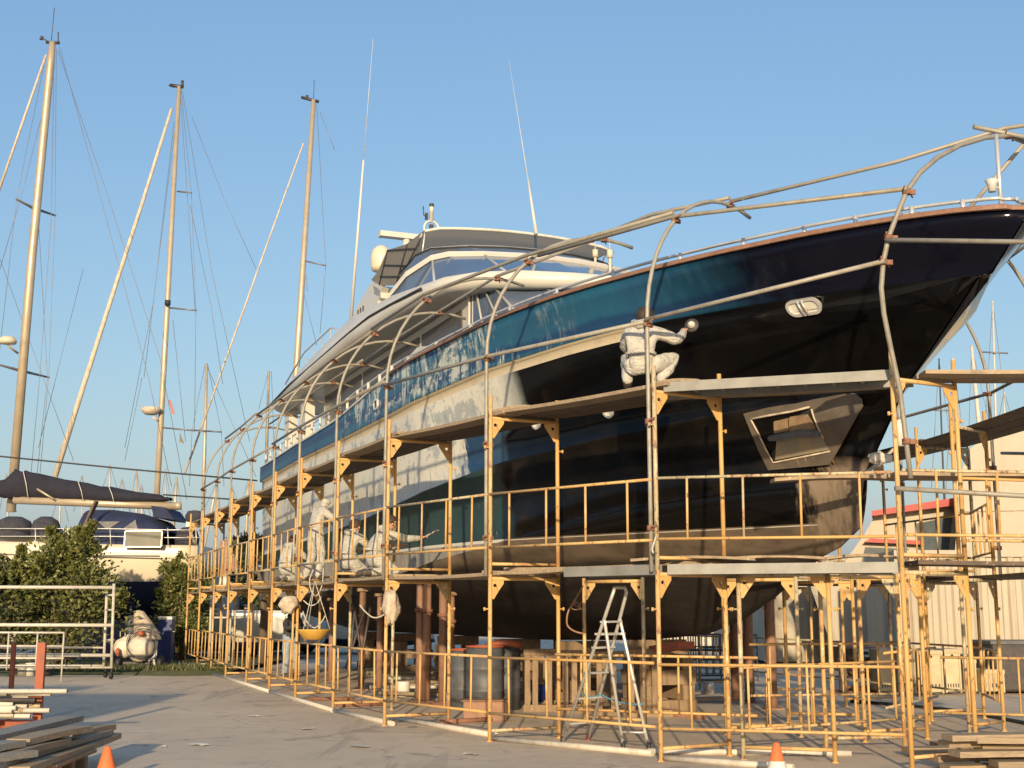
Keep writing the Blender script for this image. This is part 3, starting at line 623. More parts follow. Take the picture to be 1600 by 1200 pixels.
# radar arch with dome, radar bar and light mast
ar = MB()
for S in (2.2, -2.2):
    ar.prism([(q[0], S, q[2]) for q in [pl_side(x, y, 2.2) for x, y in ((546, 506), (556, 482), (580, 441), (597, 450), (590, 470), (592, 500))]], (0, -.16 if S > 0 else .16, 0))
a_, b_ = pl_side(583, 446, 2.2), pl_side(594, 452, 2.2); ar.prism([(a_[0], -2.2, a_[2]), (b_[0], -2.2, b_[2]), (b_[0] - .1, -2.2, b_[2] - .22), (a_[0] - .1, -2.2, a_[2] - .22)], (0, 4.4, 0))
ao = ar.build('radar_arch', M['white'], yacht)
for k in range(3): mk3 = MB(); mk3.box((pl_side(560 + k * 4, 489, 2.2)[0], 2.212, pl_side(560, 489, 2.2)[2]), (.05, .02, .14)); mk3.build('arch_mark', M['dark_steel'], ao)
def on_ray_T(px, py, S):
    return pl_side(px, py, S)
p = pl_side(595, 425, 1.65); q = pl_side(595, 384, 1.65); hh = q[2] - p[2]; dm = MB()
dm.lathe([(0.0, 0), (.2, .02), (.24, .12), (.25, hh * .55), (.21, hh * .8), (.11, hh * .96), (0, hh)], p, 18); dm.tube([Vector(p) + Vector((0, 0, .03)), Vector(p) - Vector((0, 0, 1.1))], .07, 10); dm.build('satellite_dome', M['cream_hull'], yacht)
p = Vector(pl_side(635, 370, .9)); rb = MB(); rb.box(p, (.22, 1.35, .13)); rb.tube([p, p - Vector((0, 0, .9))], .09, 10); rb.build('radar_scanner', M['white'], yacht)
p = Vector(pl_side(674, 357, 0)); rg = MB(); rr_ = .19
rg.tube([p + Vector((0, rr_ * math.cos(a), rr_ * math.sin(a))) for a in np.linspace(0, 2 * math.pi, 25)], .032, 8, caps=False)
rg.tube([p + Vector((0, 0, rr_)), p + Vector((0, 0, .42)), p + Vector((0, 0, .43)), p + Vector((0, 0, .63))], [.055, .04, .06, .055], 10)
rg.tube([p - Vector((0, 0, rr_)), p - Vector((0, 0, 1.3))], .05, 8)
lm = rg.build('light_mast', M['white'], yacht)
rg = MB(); rg.box(p + Vector((0, .13, .3)), (.08, .06, .16)); rg.build('lamp', M['dark_steel'], lm)
rg = MB(); rg.box(p + Vector((0, .0, .05)), (.06, .1, .1)); rg.build('horn', M['dark_steel'], lm)
rg = MB(); rg.tube([p + Vector((0, .15, .30)), p + Vector((0, .2, .32)), p + Vector((0, .22, .55))], .016, 5); rg.build('wind_vane', M['dark_steel'], lm)
rg = MB(); rg.tube([p + Vector((0, 0, .56)), p + Vector((0, 0, .64))], .062, 8); rg.build('lamp', M['dark_steel'], lm)
# whip antennas
wa = MB(); p0, p1, p2 = [Vector(pl_side(x, y, 2.1)) for x, y in ((548, 505), (568, 250), (583, 60))]; wa.tube([p0, p0.lerp(p1, .5), p1], [.042, .033, .024], 8); wa.tube([p1, p2], [.009, .004], 6); wa.build('whip_antenna', M['white'], yacht)
wa = MB(); p0, p1, p2 = [Vector(pl_side(x, y, 0)) for x, y in ((838, 366), (825, 280), (795, 92))]; wa.tube([p0, p1], [.035, .022], 8); wa.tube([p1, p2], [.008, .004], 6); wa.build('whip_antenna', M['white'], yacht)
# boat-deck aft rail
ra = MB(); T1 = [Vector(pl_side(x, y, 2.85)) for x, y in ((446, 600), (475, 551), (517, 512), (524, 513), (531, 522))]; ra.tube(T1, .022, 6)
for f in np.linspace(0, 1, 7):
    q = T1[0].lerp(T1[2], f); ra.tube([q, (q.x, q.y, 7.1)], .016, 6)
ra.build('boat_deck_rail', M['chrome'], yacht)
wl_ = MB(); wl_.tube([(.62, .28, 6.02), (.62, .42, 6.02)], .07, 10); 
for p in ((930, 395), (953, 396)):
    q = Vector(pl_side(p[0], p[1], -1.2)); sl_ = MB(); sl_.lathe([(0, -.09), (.06, -.09), (.06, .06), (0, .08)], q, 12); sl_.tube([q, q + Vector((0, 0, .42))], .01, 5); sl_.tube([q, (q.x, q.y, 7.0)], .03, 6); sl_.build('searchlight', M['cream_hull'], yacht)
#--SCAFFOLD--
# ------------------------------------------------------------------ scaffold
N0 = Vector((.93, .37, 0)).normalized()
POST = [((-9.2, 36.8), N0), ((-8.3, 34.5), N0), ((-7.4, 32.2), N0), ((-6.5, 29.75), N0), ((-5.55, 27.4), N0), ((-4.66, 25.2), N0), ((-3.77, 22.86), N0), ((-2.79, 20.51), Vector((.93, .37, 0))),
        ((-1.75, 18.1), Vector((.9, .43, 0))), ((-.27, 15.98), Vector((.9, .44, 0))), ((1.57, 13.96), Vector((.85, .53, 0))), ((3.97, 13.16), Vector((.86, .51, 0)))]
POST = [(Vector((p[0], p[1], 0)), n.normalized()) for p, n in POST][::-1]      # index 0 at the bow
WID = .95
def gusset(mb, cx, cz, sx, sz=-1):
    """plate with a hole in the corner under the top bar; sx = direction along x"""
    out = [(0, 0), (.16, 0), (.16, .04), (.13, .08), (.085, .14), (.025, .23), (0, .23), (0, .12)]
    inn = [(.04 + .024 * math.cos(a), .062 + .024 * math.sin(a)) for a in (R(215), R(300), R(345), R(15), R(50), R(85), R(120), R(165))]
    f = lambda q, y: (cx + sx * q[0], y, cz + sz * q[1])
    rows = [[f(q, -.006) for q in out], [f(q, .006) for q in out], [f(q, .006) for q in inn], [f(q, -.006) for q in inn], [f(q, -.006) for q in out]]
    mb.grid(rows, 0, False, closed=True)
def make_frame(label, top):
    t = thing('scaffold_section', label, 'scaffold', group='yellow scaffold sections')
    for x in (0, WID):
        m = MB(); e = 2.0 + (.24 if top else 0)
        m.tube([(x, 0, .0), (x, 0, e)], .0255, 10)
        for z in (.012,) if not top else (): m.lathe([(.0, 0), (.04, 0), (.04, .012), (0, .012)], (x, 0, 0), 10)
        s = -1 if x == 0 else 1
        m.tube([(x, 0, 1.58), (x + s * .075, 0, 1.58)], .010, 6); m.tube([(x + s * .075, 0, 1.56), (x + s * .075, 0, 1.60)], .016, 6)
        m.build('upright', M['yellow'], t)
    m = MB(); m.tube([(.02, 0, 1.95), (WID - .02, 0, 1.95)], .024, 8); m.build('top_bar', M['yellow'], t)
    m = MB(); m.tube([(.02, 0, .13), (WID - .02, 0, .13)], .02, 8); m.build('base_bar', M['yellow'], t)
    for x, s in ((.024, 1), (WID - .024, -1)):
        m = MB(); gusset(m, x, 1.93, s); m.build('gusset', M['yellow'], t)
    return t
def frame_rot(n): return math.atan2(n.y, n.x)
LO = make_frame('yellow frame', False); HI = make_frame('yellow frame', True)
NEARBY = ['at the bow corner beside the plank pile', 'under the crouching sander', 'left of the aluminium stepladder', 'at the bend where the bottom fence straightens', 'beside the seated worker', 'between the seated and the hooded worker', 'beside the hooded worker', 'by the kneeling worker farthest aft']
def place_frame(proto, first, p, n, z, label):
    r = proto if first else dup(proto, (0, 0, 0)); r.location = (p.x, p.y, z); r.rotation_euler = (0, 0, frame_rot(n)); r['label'] = label; return r
for i, (p, n) in enumerate(POST):
    place_frame(LO, i == 0, p, n, 0, 'lower tier yellow scaffold frame, %s from the bow along the near side' % ORD[i])
    place_frame(HI, i == 0, p, n, 2.0, 'upper tier yellow scaffold frame, %s from the bow along the near side' % ORD[i])
PF = [((6.45, 17.3), (-.72, -.69)), ((6.9, 19.25), (-.93, -.37)), ((6.33, 21.8), (-.93, -.37)), ((5.55, 24.15), (-.93, -.37))]
PF = [(Vector((*p, 0)), Vector((*n, 0)).normalized()) for p, n in PF]
PF += [(PF[-1][0] + Yx * 2.5 * k, N0 * -1) for k in (1, 2, 3)]
for i, (p, n) in enumerate(PF):
    place_frame(LO, False, p, n, 0, 'lower tier scaffold frame on the far side of the yacht, %s from its bow' % ORD[i])
    if i < 4: place_frame(HI, False, p, n, 2.0, 'upper tier scaffold frame on the far side of the yacht, %s from its bow' % ORD[i])
for k, (p, n, lb) in enumerate((((2.47, 14.13), (.94, -.3), 'extra low scaffold frame standing sideways under the grey steel platform'), ((3.58, 15.07), (.97, .15), 'low scaffold frame set back behind the grey steel platform'), ((1.0, 18.0), (.8, -.6), 'low scaffold frame behind the stepladder under the hull'), ((4.25, 15.9), (.9, .4), 'low scaffold frame left of the pale crates under the bow'), ((5.35, 17.6), (.5, .86), 'low scaffold frame right of the stem foot on the far side'), ((3.9, 18.6), (.95, -.3), 'low scaffold frame deep under the forefoot'), ((2.75, 16.9), (.9, -.4), 'low scaffold frame under the hull between the stepladder and the bow'))):
    place_frame(LO, False, Vector((*p, 0)), Vector((*n, 0)).normalized(), 0, lb)

# guard rail panels
def make_guard():
    t = thing('guard_rail', 'rail', 'guard rail', group='yellow guard rail panels')
    for z, nm in ((.66, 'top_rail'), (.0, 'bottom_rail')):
        m = MB(); m.tube([(0.03, 0, z), (2.47, 0, z)], .0165, 8); m.build(nm, M['yellow'], t)
    for k in range(4):
        m = MB(); x = .36 + k * .595; m.tube([(x, 0, .0), (x, 0, .66)], .0135, 8); m.build('baluster', M['yellow'], t)
    return t
GR = make_guard(); first = True
def place_guard(p, q, z, label, off=Vector((0, 0, 0))):
    global first
    r = GR if first else dup(GR, (0, 0, 0)); first = False
    d = q - p; r.location = (p.x + off.x, p.y + off.y, z); r.rotation_euler = (random.uniform(-.02, .02), random.uniform(-.006, .006), math.atan2(d.y, d.x)); r.scale = (d.length / 2.5, 1, 1); r['label'] = label; return r
for i in range(len(POST) - 1):
    p, q = POST[i + 1][0], POST[i][0]; o = -.035 * POST[i][1]
    place_guard(p, q, .34, 'yellow guard panel at ground level, %s bay from the bow on the near side' % ORD[i], o)
    place_guard(p, q, 2.33, 'yellow guard panel above the lower deck, %s bay from the bow on the near side' % ORD[i], o)
B4 = Vector((6.75, 13.55, 0))
place_guard(POST[0][0], B4, 2.33, 'yellow guard panel above the lower deck in front of the stem', Vector((0, -.04, 0)))
place_guard(POST[0][0] + POST[0][1] * WID, B4 + Vector((.3, .9, 0)), 2.30, 'second yellow guard panel just behind the one before the stem')
q0, q1 = PF[0][0], PF[1][0]
place_guard(q0, q1, .36, 'ground level guard panel on the far side right of the bow'); place_guard(q0, q1, 2.33, 'deck level guard panel on the far side right of the bow')
place_guard(q1, PF[2][0], .36, 'ground level guard panel on the far side seen under the hull'); place_guard(q1, PF[2][0], 2.33, 'deck level guard panel on the far side behind the forefoot')
for i in range(2, 6): place_guard(PF[i][0], PF[i + 1][0], .34, 'far side ground level guard panel seen under the hull, %s bay from bow' % ORD[i])
for k, (p, q) in enumerate((((2.38, 14.46), (3.58, 15.07)), ((4.6, 16.2), (5.9, 18.2)), ((3.1, 17.2), (5.2, 17.6)))):
    place_guard(Vector((*p, 0)), Vector((*q, 0)), .3 + .08 * k, 'spare guard panel standing loose among the posts under the bow, %s nearest' % ORD[k])
place_guard(Vector((2.47, 14.13, 0)), Vector((4.83, 15.62, 0)), .30, 'ground level guard panel slanting inwards behind the bow corner')
place_guard(Vector((5.2, 16.0, 0)), Vector((7.5, 15.3, 0)), .34, 'ground level guard panel by the pale plastic crates')
place_guard(Vector((.51, 16.36, 0)), Vector((2.9, 15.3, 0)), .36, 'inner ground level guard panel behind the stepladder')

# deck boards
def board(a, b, wv, wd, th, z, mat, label, name='deck_board', cat='deck board', group='scaffold deck boards', sag=.02):
    """a, b: ends of the outer edge; wv: unit vector across; wd width"""
    mb = MB(); n = 9; rows = []
    for k in range(n):
        f = k / (n - 1); p = a.lerp(b, f); zz = z - sag * math.sin(math.pi * f)
        q = p + wv * wd
        rows.append([(p.x, p.y, zz), (q.x, q.y, zz), (q.x, q.y, zz - th), (p.x, p.y, zz - th)])
    mb.grid(rows, 0, False, closed=True); mb.add(rows[0], [(0, 1, 2, 3)]); mb.add(rows[-1], [(3, 2, 1, 0)])
    o0 = Vector((a.x, a.y, z)); o = mb.build(name, mat, None, o0); o.location = o0
    return tag(o, label, cat, group)
def steel_deck(a, b, wv, wd, z, label):
    t = thing('steel_platform', label, 'scaffold platform', (a.x, a.y, z), 0, 'grey steel scaffold platforms'); o0 = Vector((a.x, a.y, z)); d = b - a
    for f, nm in ((0, 'side_channel'), (1, 'side_channel')):
        m = MB(); s = a + wv * (wd * f); e = b + wv * (wd * f); zz = Vector((0, 0, z - .045)); m.beam(s + zz, e + zz, .035, .11); m.build(nm, M['steel_deck'], t, o0)
    m = MB(); c0 = a + wv * .02; c1 = a + wv * (wd - .02); c2 = b + wv * (wd - .02); c3 = b + wv * .02; m.prism([(*c.xy, z - .005) for c in (c0, c1, c2, c3)], (0, 0, .012)); m.build('panel', M['plank_dark'], t, o0)
    k = max(4, int(d.length / .3))
    for i in range(1, k):
        m = MB(); s = a.lerp(b, i / k) + wv * .02 + Vector((0, 0, z - .035)); e = a.lerp(b, i / k) + wv * (wd - .02) + Vector((0, 0, z - .035)); m.beam(s, e, .04, .05); m.build('rib', M['steel_deck'], t, o0)
    return t
for lev, z0 in ((1, 2.0), (2, 4.0)):
    tier = 'lower' if lev == 1 else 'upper'
    for i in range(len(POST) - 1):
        (p, n1), (q, n2) = POST[i + 1], POST[i]
        d = (q - p).normalized(); wv = ((n1 + n2) / 2); wv = (wv - d * wv.dot(d)).normalized()
        if i == 0:
            steel_deck(p + wv * .06 + d * .1, q + wv * .06 - d * .02, wv, .46, z0 + .05, 'grey steel platform with ribs underneath, %s tier of the bow bay' % tier)
            ws = [(.58, .28)]
        elif i == 1 and lev == 1:
            steel_deck(p + wv * .06 + d * 1.25, q + wv * .06, wv, .42, z0 + .05, 'short grey steel platform, lower tier in front of the stepladder')
            ws = [(.06, .28), (.4, .26), (.68, .28)]
        else: ws = [(.05, .29), (.36, .28), (.67, .27)]
        for k, (off, wd) in enumerate(ws):
            j = random.uniform(-.03, .05); a = p + wv * off - d * (.18 + j); b = q + wv * off + d * (.12 + random.uniform(-.05, .1))
            if i == 1 and lev == 1 and k == 0: b = p + d * 1.2 + wv * off
            zz = z0 + .035 + (.022 if i % 2 else 0) + (.042 if (i == 1 and lev == 1 and k) else 0)
            board(a, b, wv, wd, .042, zz, M['plank'] if (k == 0 or lev == 1) else M['plank_dark'], '%s board of the %s tier deck, %s bay from the bow on the near side' % (('outer', 'middle', 'inner')[k] if len(ws) > 1 else 'wooden', tier, ORD[i]))
# loose boards overlapping the joints
for (x0, y0), (x1, y1), z, wd, lb in (((1010, 603), (1092, 603), 4.10, .30, 'short worn board under the crouching sander'), ((1290, 571), (1385, 575), 4.12, .3, 'pale board lying on the upper steel platform'),
                                    ((985, 885), (1180, 893), 2.13, .28, 'warped brown board lying on the lower steel platform'), ((1130, 886), (1290, 884), 2.14, .26, 'second warped brown board on the lower steel platform'), ((1290, 878), (1400, 885), 2.15, .24, 'ragged board at the bow end of the lower platform'),
                                    ((775, 632), (840, 632), 4.10, .28, 'short board on the upper deck left of the sander')):
    a = G(x0, y0, z); b = G(x1, y1, z); s_ = 13.9
    a = A(x0, y0, 14.3 if x0 > 900 else 16.2); b = A(x1, y1, 14.0 if x0 > 900 else 15.9)
    a.z = b.z = 0; dd = (b - a).normalized(); board(a, b, Vector((-dd.y, dd.x, 0)), wd, .03, z, M['plank'], lb, sag=-.03)
# boards across the stem, at 4 m, at 3 m and at 2 m, and on the far side
a0, b0 = POST[0][0] + Vector((.35, .05, 0)), Vector((6.75, 13.0, 0))
for k in range(2): board(a0 + Vector((.02, .30 * k, 0)), b0 + Vector((0, .30 * k, 0)), Vector((0.07, 1, 0)).normalized(), .28, .042, 4.06, M['plank'], '%s upper board running across in front of the stem' % ('outer', 'inner')[k])
for k in range(2): board(POST[0][0] + Vector((.2, .1 + .3 * k, 0)), b0 + Vector((0, .3 * k, 0)), Vector((0.07, 1, 0)).normalized(), .28, .042, 2.08, M['plank_dark'], '%s lower board running across in front of the stem' % ('outer', 'inner')[k])
for k in range(2): board(Vector((4.2, 13.95 + .3 * k, 0)), Vector((6.7, 13.75 + .3 * k, 0)), Vector((0.07, 1, 0)).normalized(), .28, .045, 3.07 - .0 * k, M['plank'], '%s board at mid height crossing beside the stem foot' % ('outer', 'inner')[k])
board(A(1210, 737, 14.5).xy.to_3d(), A(1420, 735, 14.3).xy.to_3d(), Vector((0, 1, 0)), .26, .04, 3.05, M['plank'], 'single mid height board below the anchor pocket', sag=-.03)
for lev, z0 in ((1, 2.0), (2, 4.0)):
    for i in range(3):
        p, n1 = PF[i]; q, n2 = PF[i + 1]; d = (q - p).normalized(); wv = N0 * -1
        if i == 0: p = Vector((7.2, 15.2, 0)); 
        for k in range(3):
            off = .06 + k * .3; board(p + wv * off - d * .1, q + wv * off + d * .1, wv, .28, .042, z0 + .035 + .02 * (i % 2), M['plank_dark'], '%s far side %s tier board, %s bay from the bow' % (('outer', 'middle', 'inner')[k], ('lower', 'upper')[lev - 1], ORD[i]))

# hoops: grey bent poles clamped to the outer posts
Z1, RX, RZ = 4.74, 1.75, 1.78
def hoop_local(a): return Vector((RX * (1 - math.cos(a)), 0, Z1 + RZ * math.sin(a)))
def clamp_mesh(p, s=1.0):
    m = MB(); p = Vector(p); m.lathe([(.036, -.03), (.045, -.03), (.045, .03), (.036, .03), (.036, -.03)], p, 10); m.box(p + Vector((.06 * s, 0, 0)), (.07, .03, .05)); m.tube([p + Vector((-.05, -.04, 0)), p + Vector((-.05, -.12, .03))], .009, 6); m.tube([p + Vector((.05, .03, 0)), p + Vector((.1, .12, -.02))], .009, 6); return m
def make_hoop():
    t = thing('hoop_pole', 'hoop', 'hoop pole', group='grey bent hoop poles')
    m = MB(); pts = [(0, 0, 1.98), (0, 0, 3), (0, 0, 4)] + [hoop_local(R(a)) for a in range(0, 112, 7)]; m.tube(pts, .024, 10); m.build('pole', M['galv'], t)
    for p in ((0, 0, 2.45), (0, 0, 3.62), (0, 0, 4.72), hoop_local(R(48)), hoop_local(R(90))):
        clamp_mesh(p).build('clamp', M['rust'], t)
    return t
HP = make_hoop(); hoop_w = []
for i, (p, n) in enumerate(POST):
    if i == 0: hoop_w.append(None); continue
    if i == 11: continue
    r = HP if i == 1 else dup(HP, (0, 0, 0)); b = p - n * .03 + Vector((n.y, -n.x, 0)) * -.062; tl = random.uniform(-.02, .02)
    hn_ = n.copy()
    if i == 1: hn_ = Vector((.68, .73, 0)).normalized()
    r.location = (b.x, b.y, 0); r.rotation_euler = (0, 0, frame_rot(hn_)); r['label'] = 'grey bent hoop pole arching over the yacht, %s from the bow' % ORD[i]
    hoop_w.append((b, hn_))
def hpt(i, a, lift=.045):
    b, n = hoop_w[i]; q = hoop_local(R(a)); o = Vector((0, 0, 0)); 
    return b + n * (q.x - lift * math.cos(R(a))) + Vector((0, 0, q.z + lift * math.sin(R(a))))
# the S-bent hoop at the bow
bp = [(1423, 748), (1416, 690), (1406, 610), (1392, 545), (1381, 490), (1377, 450), (1380, 410), (1388, 372), (1402, 335), (1416, 300), (1437, 270), (1465, 246), (1500, 227), (1540, 215), (1575, 212), (1606, 224), (1640, 252)]
bY = [13.05, 13.05, 13.0, 12.93, 12.85, 12.78, 12.74, 12.72, 12.72, 12.75, 12.85, 13.0, 13.3, 13.6, 13.8, 13.95, 14.0]
bow = thing('hoop_pole', 'kinked grey hoop pole bulging outwards in front of the dark bow', 'hoop pole', A(1423, 748, 13.05), 0, 'grey bent hoop poles'); o0 = bow.location.copy()
BW = [A(x, y, Y) for (x, y), Y in zip(bp, bY)]
m = MB(); m.tube(BW, .027, 10); m.build('pole', M['galv'], bow, o0)
for k in (1, 3, 7, 6, 9, 14):
    if k == 3: continue
    clamp_mesh(BW[k]).build('clamp', M['rust'], bow, o0)
def pipe(pts, label, r=.0245, mat='galv', name='scaffold_tube', cat='scaffold tube', group='grey scaffold tubes', clamps=()):
    o0 = Vector(pts[0])
    if clamps:
        t = thing(name, label, cat, o0, 0, group); m = MB(); m.tube(pts, r, 10); m.build('pipe', M[mat], t, o0)
        for c in clamps: clamp_mesh(c).build('clamp', M['rust'], t, o0)
        return t
    m = MB(); m.tube(pts, r, 10); o = m.build(name, M[mat], None, o0); o.location = o0; return tag(o, label, cat, group)
# runs along the hoops
seq = lambda a, lo, hi: [hpt(i, a) for i in range(lo, hi + 1)]
pipe(seq(0, 1, 3), 'grey tube at hoop foot height passing behind the sander'); pipe([BW[6] + Vector((0, -.06, 0)), hpt(1, 0) + Vector((0, -.01, .02))], 'grey tube running from the sander up to the bow hoop')
pipe([q + Vector((0, 0, .055)) for q in seq(0, 3, 6)], 'grey tube at hoop foot height along the middle hoops'); pipe(seq(0, 6, 10), 'grey tube at hoop foot height along the aft hoops')
pipe([BW[9] + Vector((0, -.05, .02)), hpt(1, 48), hpt(2, 48).lerp(hpt(1, 48), .1)], 'grey tube at mid curve of the hoops, bow end'); pipe([q + Vector((0, 0, .05)) for q in seq(48, 1, 4)], 'grey tube at mid curve along the forward hoops'); pipe(seq(48, 4, 8), 'grey tube at mid curve along the middle hoops'); pipe([q + Vector((0, 0, .05)) for q in seq(48, 8, 10)], 'grey tube at mid curve along the aft hoops')
pipe([A(1640, 190, 14.1), A(1570, 207, 13.85) + Vector((0, 0, .05)), A(1400, 253, 14.4), hpt(1, 90)], 'grey ridge tube rising from the first round hoop to the bow'); pipe([hpt(1, 90) + Vector((0, 0, .05)), hpt(1, 90).lerp(hpt(2, 90), .6) + Vector((0, 0, .12)), hpt(2, 90) + Vector((0, 0, .03))], 'grey ridge tube between the first two round hoops'); pipe(seq(90, 2, 6), 'grey ridge tube over the superstructure side'); pipe([q + Vector((0, 0, .05)) for q in seq(90, 6, 10)], 'grey ridge tube along the aft hoops')
pipe([A(1385, 375, 12.68), A(1600, 378, 11.95), A(1700, 379, 11.6)], 'level grey tube crossing in front of the bow just below its top')
pipe([A(1398, 763, 13.02), A(1600, 775, 13.0), A(1720, 782, 13.0)], 'level grey tube crossing below the stem at deck height', r=.026)
pipe([A(1521, 198, 13.7), A(1600, 214, 13.8), A(1680, 240, 13.9)], 'short grey pole end sticking out at the very top over the bow', r=.027)
pipe([A(1625, 195, 14.0), A(1515, 325, 14.6), A(1490, 355, 14.8)], 'steep grey tube slanting behind the bow handrail')
# hoops and tubes of the far side
FH = [Vector((6.95, 16.3, 0)), Vector((7.08, 18.75, 0)), Vector((6.5, 21.3, 0)), Vector((5.62, 23.6, 0))]
for k, p in enumerate(FH):
    r = dup(HP, (p.x, p.y, 0), frame_rot(N0 * -1)); r['label'] = 'grey bent hoop pole on the far side of the yacht, %s from the bow' % ORD[k]
def fpt(k, a): q = hoop_local(R(a)); return FH[k] - N0 * q.x + Vector((0, 0, q.z)) + N0 * .045 * math.cos(R(a))
pipe([fpt(0, 0) + Vector((.05, -1.6, .0)), fpt(0, 0), fpt(1, 0), fpt(2, 0), fpt(3, 0)], 'far side grey tube at hoop foot height rising right of the stem')
pipe([fpt(0, 48) + Vector((.05, -1.3, .05)), fpt(0, 48), fpt(1, 48), fpt(2, 48)], 'far side grey tube at mid curve rising past the port hawse')
pipe([fpt(0, 0) + Vector((.1, .05, -1.2)), fpt(1, 0) + Vector((.1, 0, -.9))], 'far side lower grey tube between the first two far hoops')
# ground tubes along the foot of the scaffold
for k, ((x0, y0), (x1, y1)) in enumerate((((330, 1052), (420, 1080)), ((402, 1074), (520, 1110)), ((518, 1109), (614, 1131)), ((610, 1121), (776, 1149)), ((772, 1154), (1020, 1177)), ((1012, 1174), (1330, 1177)), ((1034, 1184), (1240, 1199)))):
    p, q = G(x0, y0, .03), G(x1, y1, .03); pipe([p, q], 'pale tube lying on the ground along the scaffold foot, %s from the far end' % ORD[k], .034, 'white_paint', 'ground_tube', 'tube', 'pale tubes on the ground')
for k, ((x0, y0), (x1, y1), lb) in enumerate((((482, 1092), (552, 1092), 'rusty box tube lying inside the fence near the bend'), ((640, 1099), (800, 1106), 'rusty tube lying between the brown props and the fence'), ((688, 1128), (768, 1124), 'short rusty tube lying at the foot of the inner post'), ((526, 1102), (600, 1100), 'rusty bar lying behind the ground fence'), ((870, 1100), (1100, 1121), 'rusty bar lying behind the stepladder'))):
    p, q = G(x0, y0, .03), G(x1, y1, .03); pipe([p, q], lb, .035, 'rust', 'rusty_tube', 'tube', 'rusty tubes on the ground')
#--CLUTTER--
# ------------------------------------------------------------------ people
from mathutils import noise as mnoise
def skin_body(name, nodes, edges, segmat, mats, parent, sub=3):
    """nodes: {key: (pos, radius)}; edges: [(a, b)]; segmat: function(a, b) -> material index"""
    me = bpy.data.meshes.new(name); keys = list(nodes); idx = {k: i for i, k in enumerate(keys)}
    me.from_pydata([nodes[k][0] for k in keys], [(idx[a], idx[b]) for a, b in edges], [])
    o = bpy.data.objects.new(name, me); col.objects.link(o)
    o.modifiers.new("skin", 'SKIN'); 
    for k in keys:
        s = me.skin_vertices[0].data[idx[k]]; r = nodes[k][1]; r = r if isinstance(r, tuple) else (r, r); s.radius = r; s.use_root = (k == 'pelvis')
    o.modifiers["skin"].use_smooth_shade = True; o.modifiers["skin"].branch_smoothing = .4
    ss = o.modifiers.new("sub", 'SUBSURF'); ss.levels = sub; ss.render_levels = sub
    dg = bpy.context.evaluated_depsgraph_get(); ev = o.evaluated_get(dg); m2 = bpy.data.meshes.new_from_object(ev)
    o.modifiers.clear(); o.data = m2; m2.name = name; bpy.data.meshes.remove(me)
    m2.materials.clear()
    for m in mats: m2.materials.append(m)
    seg = [(Vector(nodes[a][0]), Vector(nodes[b][0]), segmat(a, b), (nodes[a][1] if not isinstance(nodes[a][1], tuple) else nodes[a][1][0])) for a, b in edges]
    C = np.array([tuple(p.center) for p in m2.polygons]); best = np.full(len(C), 9.0); mi = np.zeros(len(C), int)
    for a, b, k, r in seg:
        a_, ab = np.array(a), np.array(b - a); t = np.clip(((C - a_) @ ab) / max(ab @ ab, 1e-9), 0, 1); d = np.linalg.norm(a_ + t[:, None] * ab - C, axis=1)
        q = d < best; best[q] = d[q]; mi[q] = k
    m2.polygons.foreach_set('material_index', mi); m2.polygons.foreach_set('use_smooth', np.ones(len(C), bool))
    # loose cloth: folds pushed into everything that is overall, jacket or trousers
    cloth = set(); skin = set()
    for p in m2.polygons:
        (cloth if p.material_index in (0, 2) else skin).update(p.vertices)
    for i in cloth - skin:
        v = m2.vertices[i]; q = v.co * 7; k = mnoise.noise(Vector((q.x, q.y, q.z * 1.8))) * .010 + mnoise.noise(q * 2.3 + Vector((5, 1, 2))) * .005 + .002
        v.co += v.normal * k
    o.parent = parent; return o
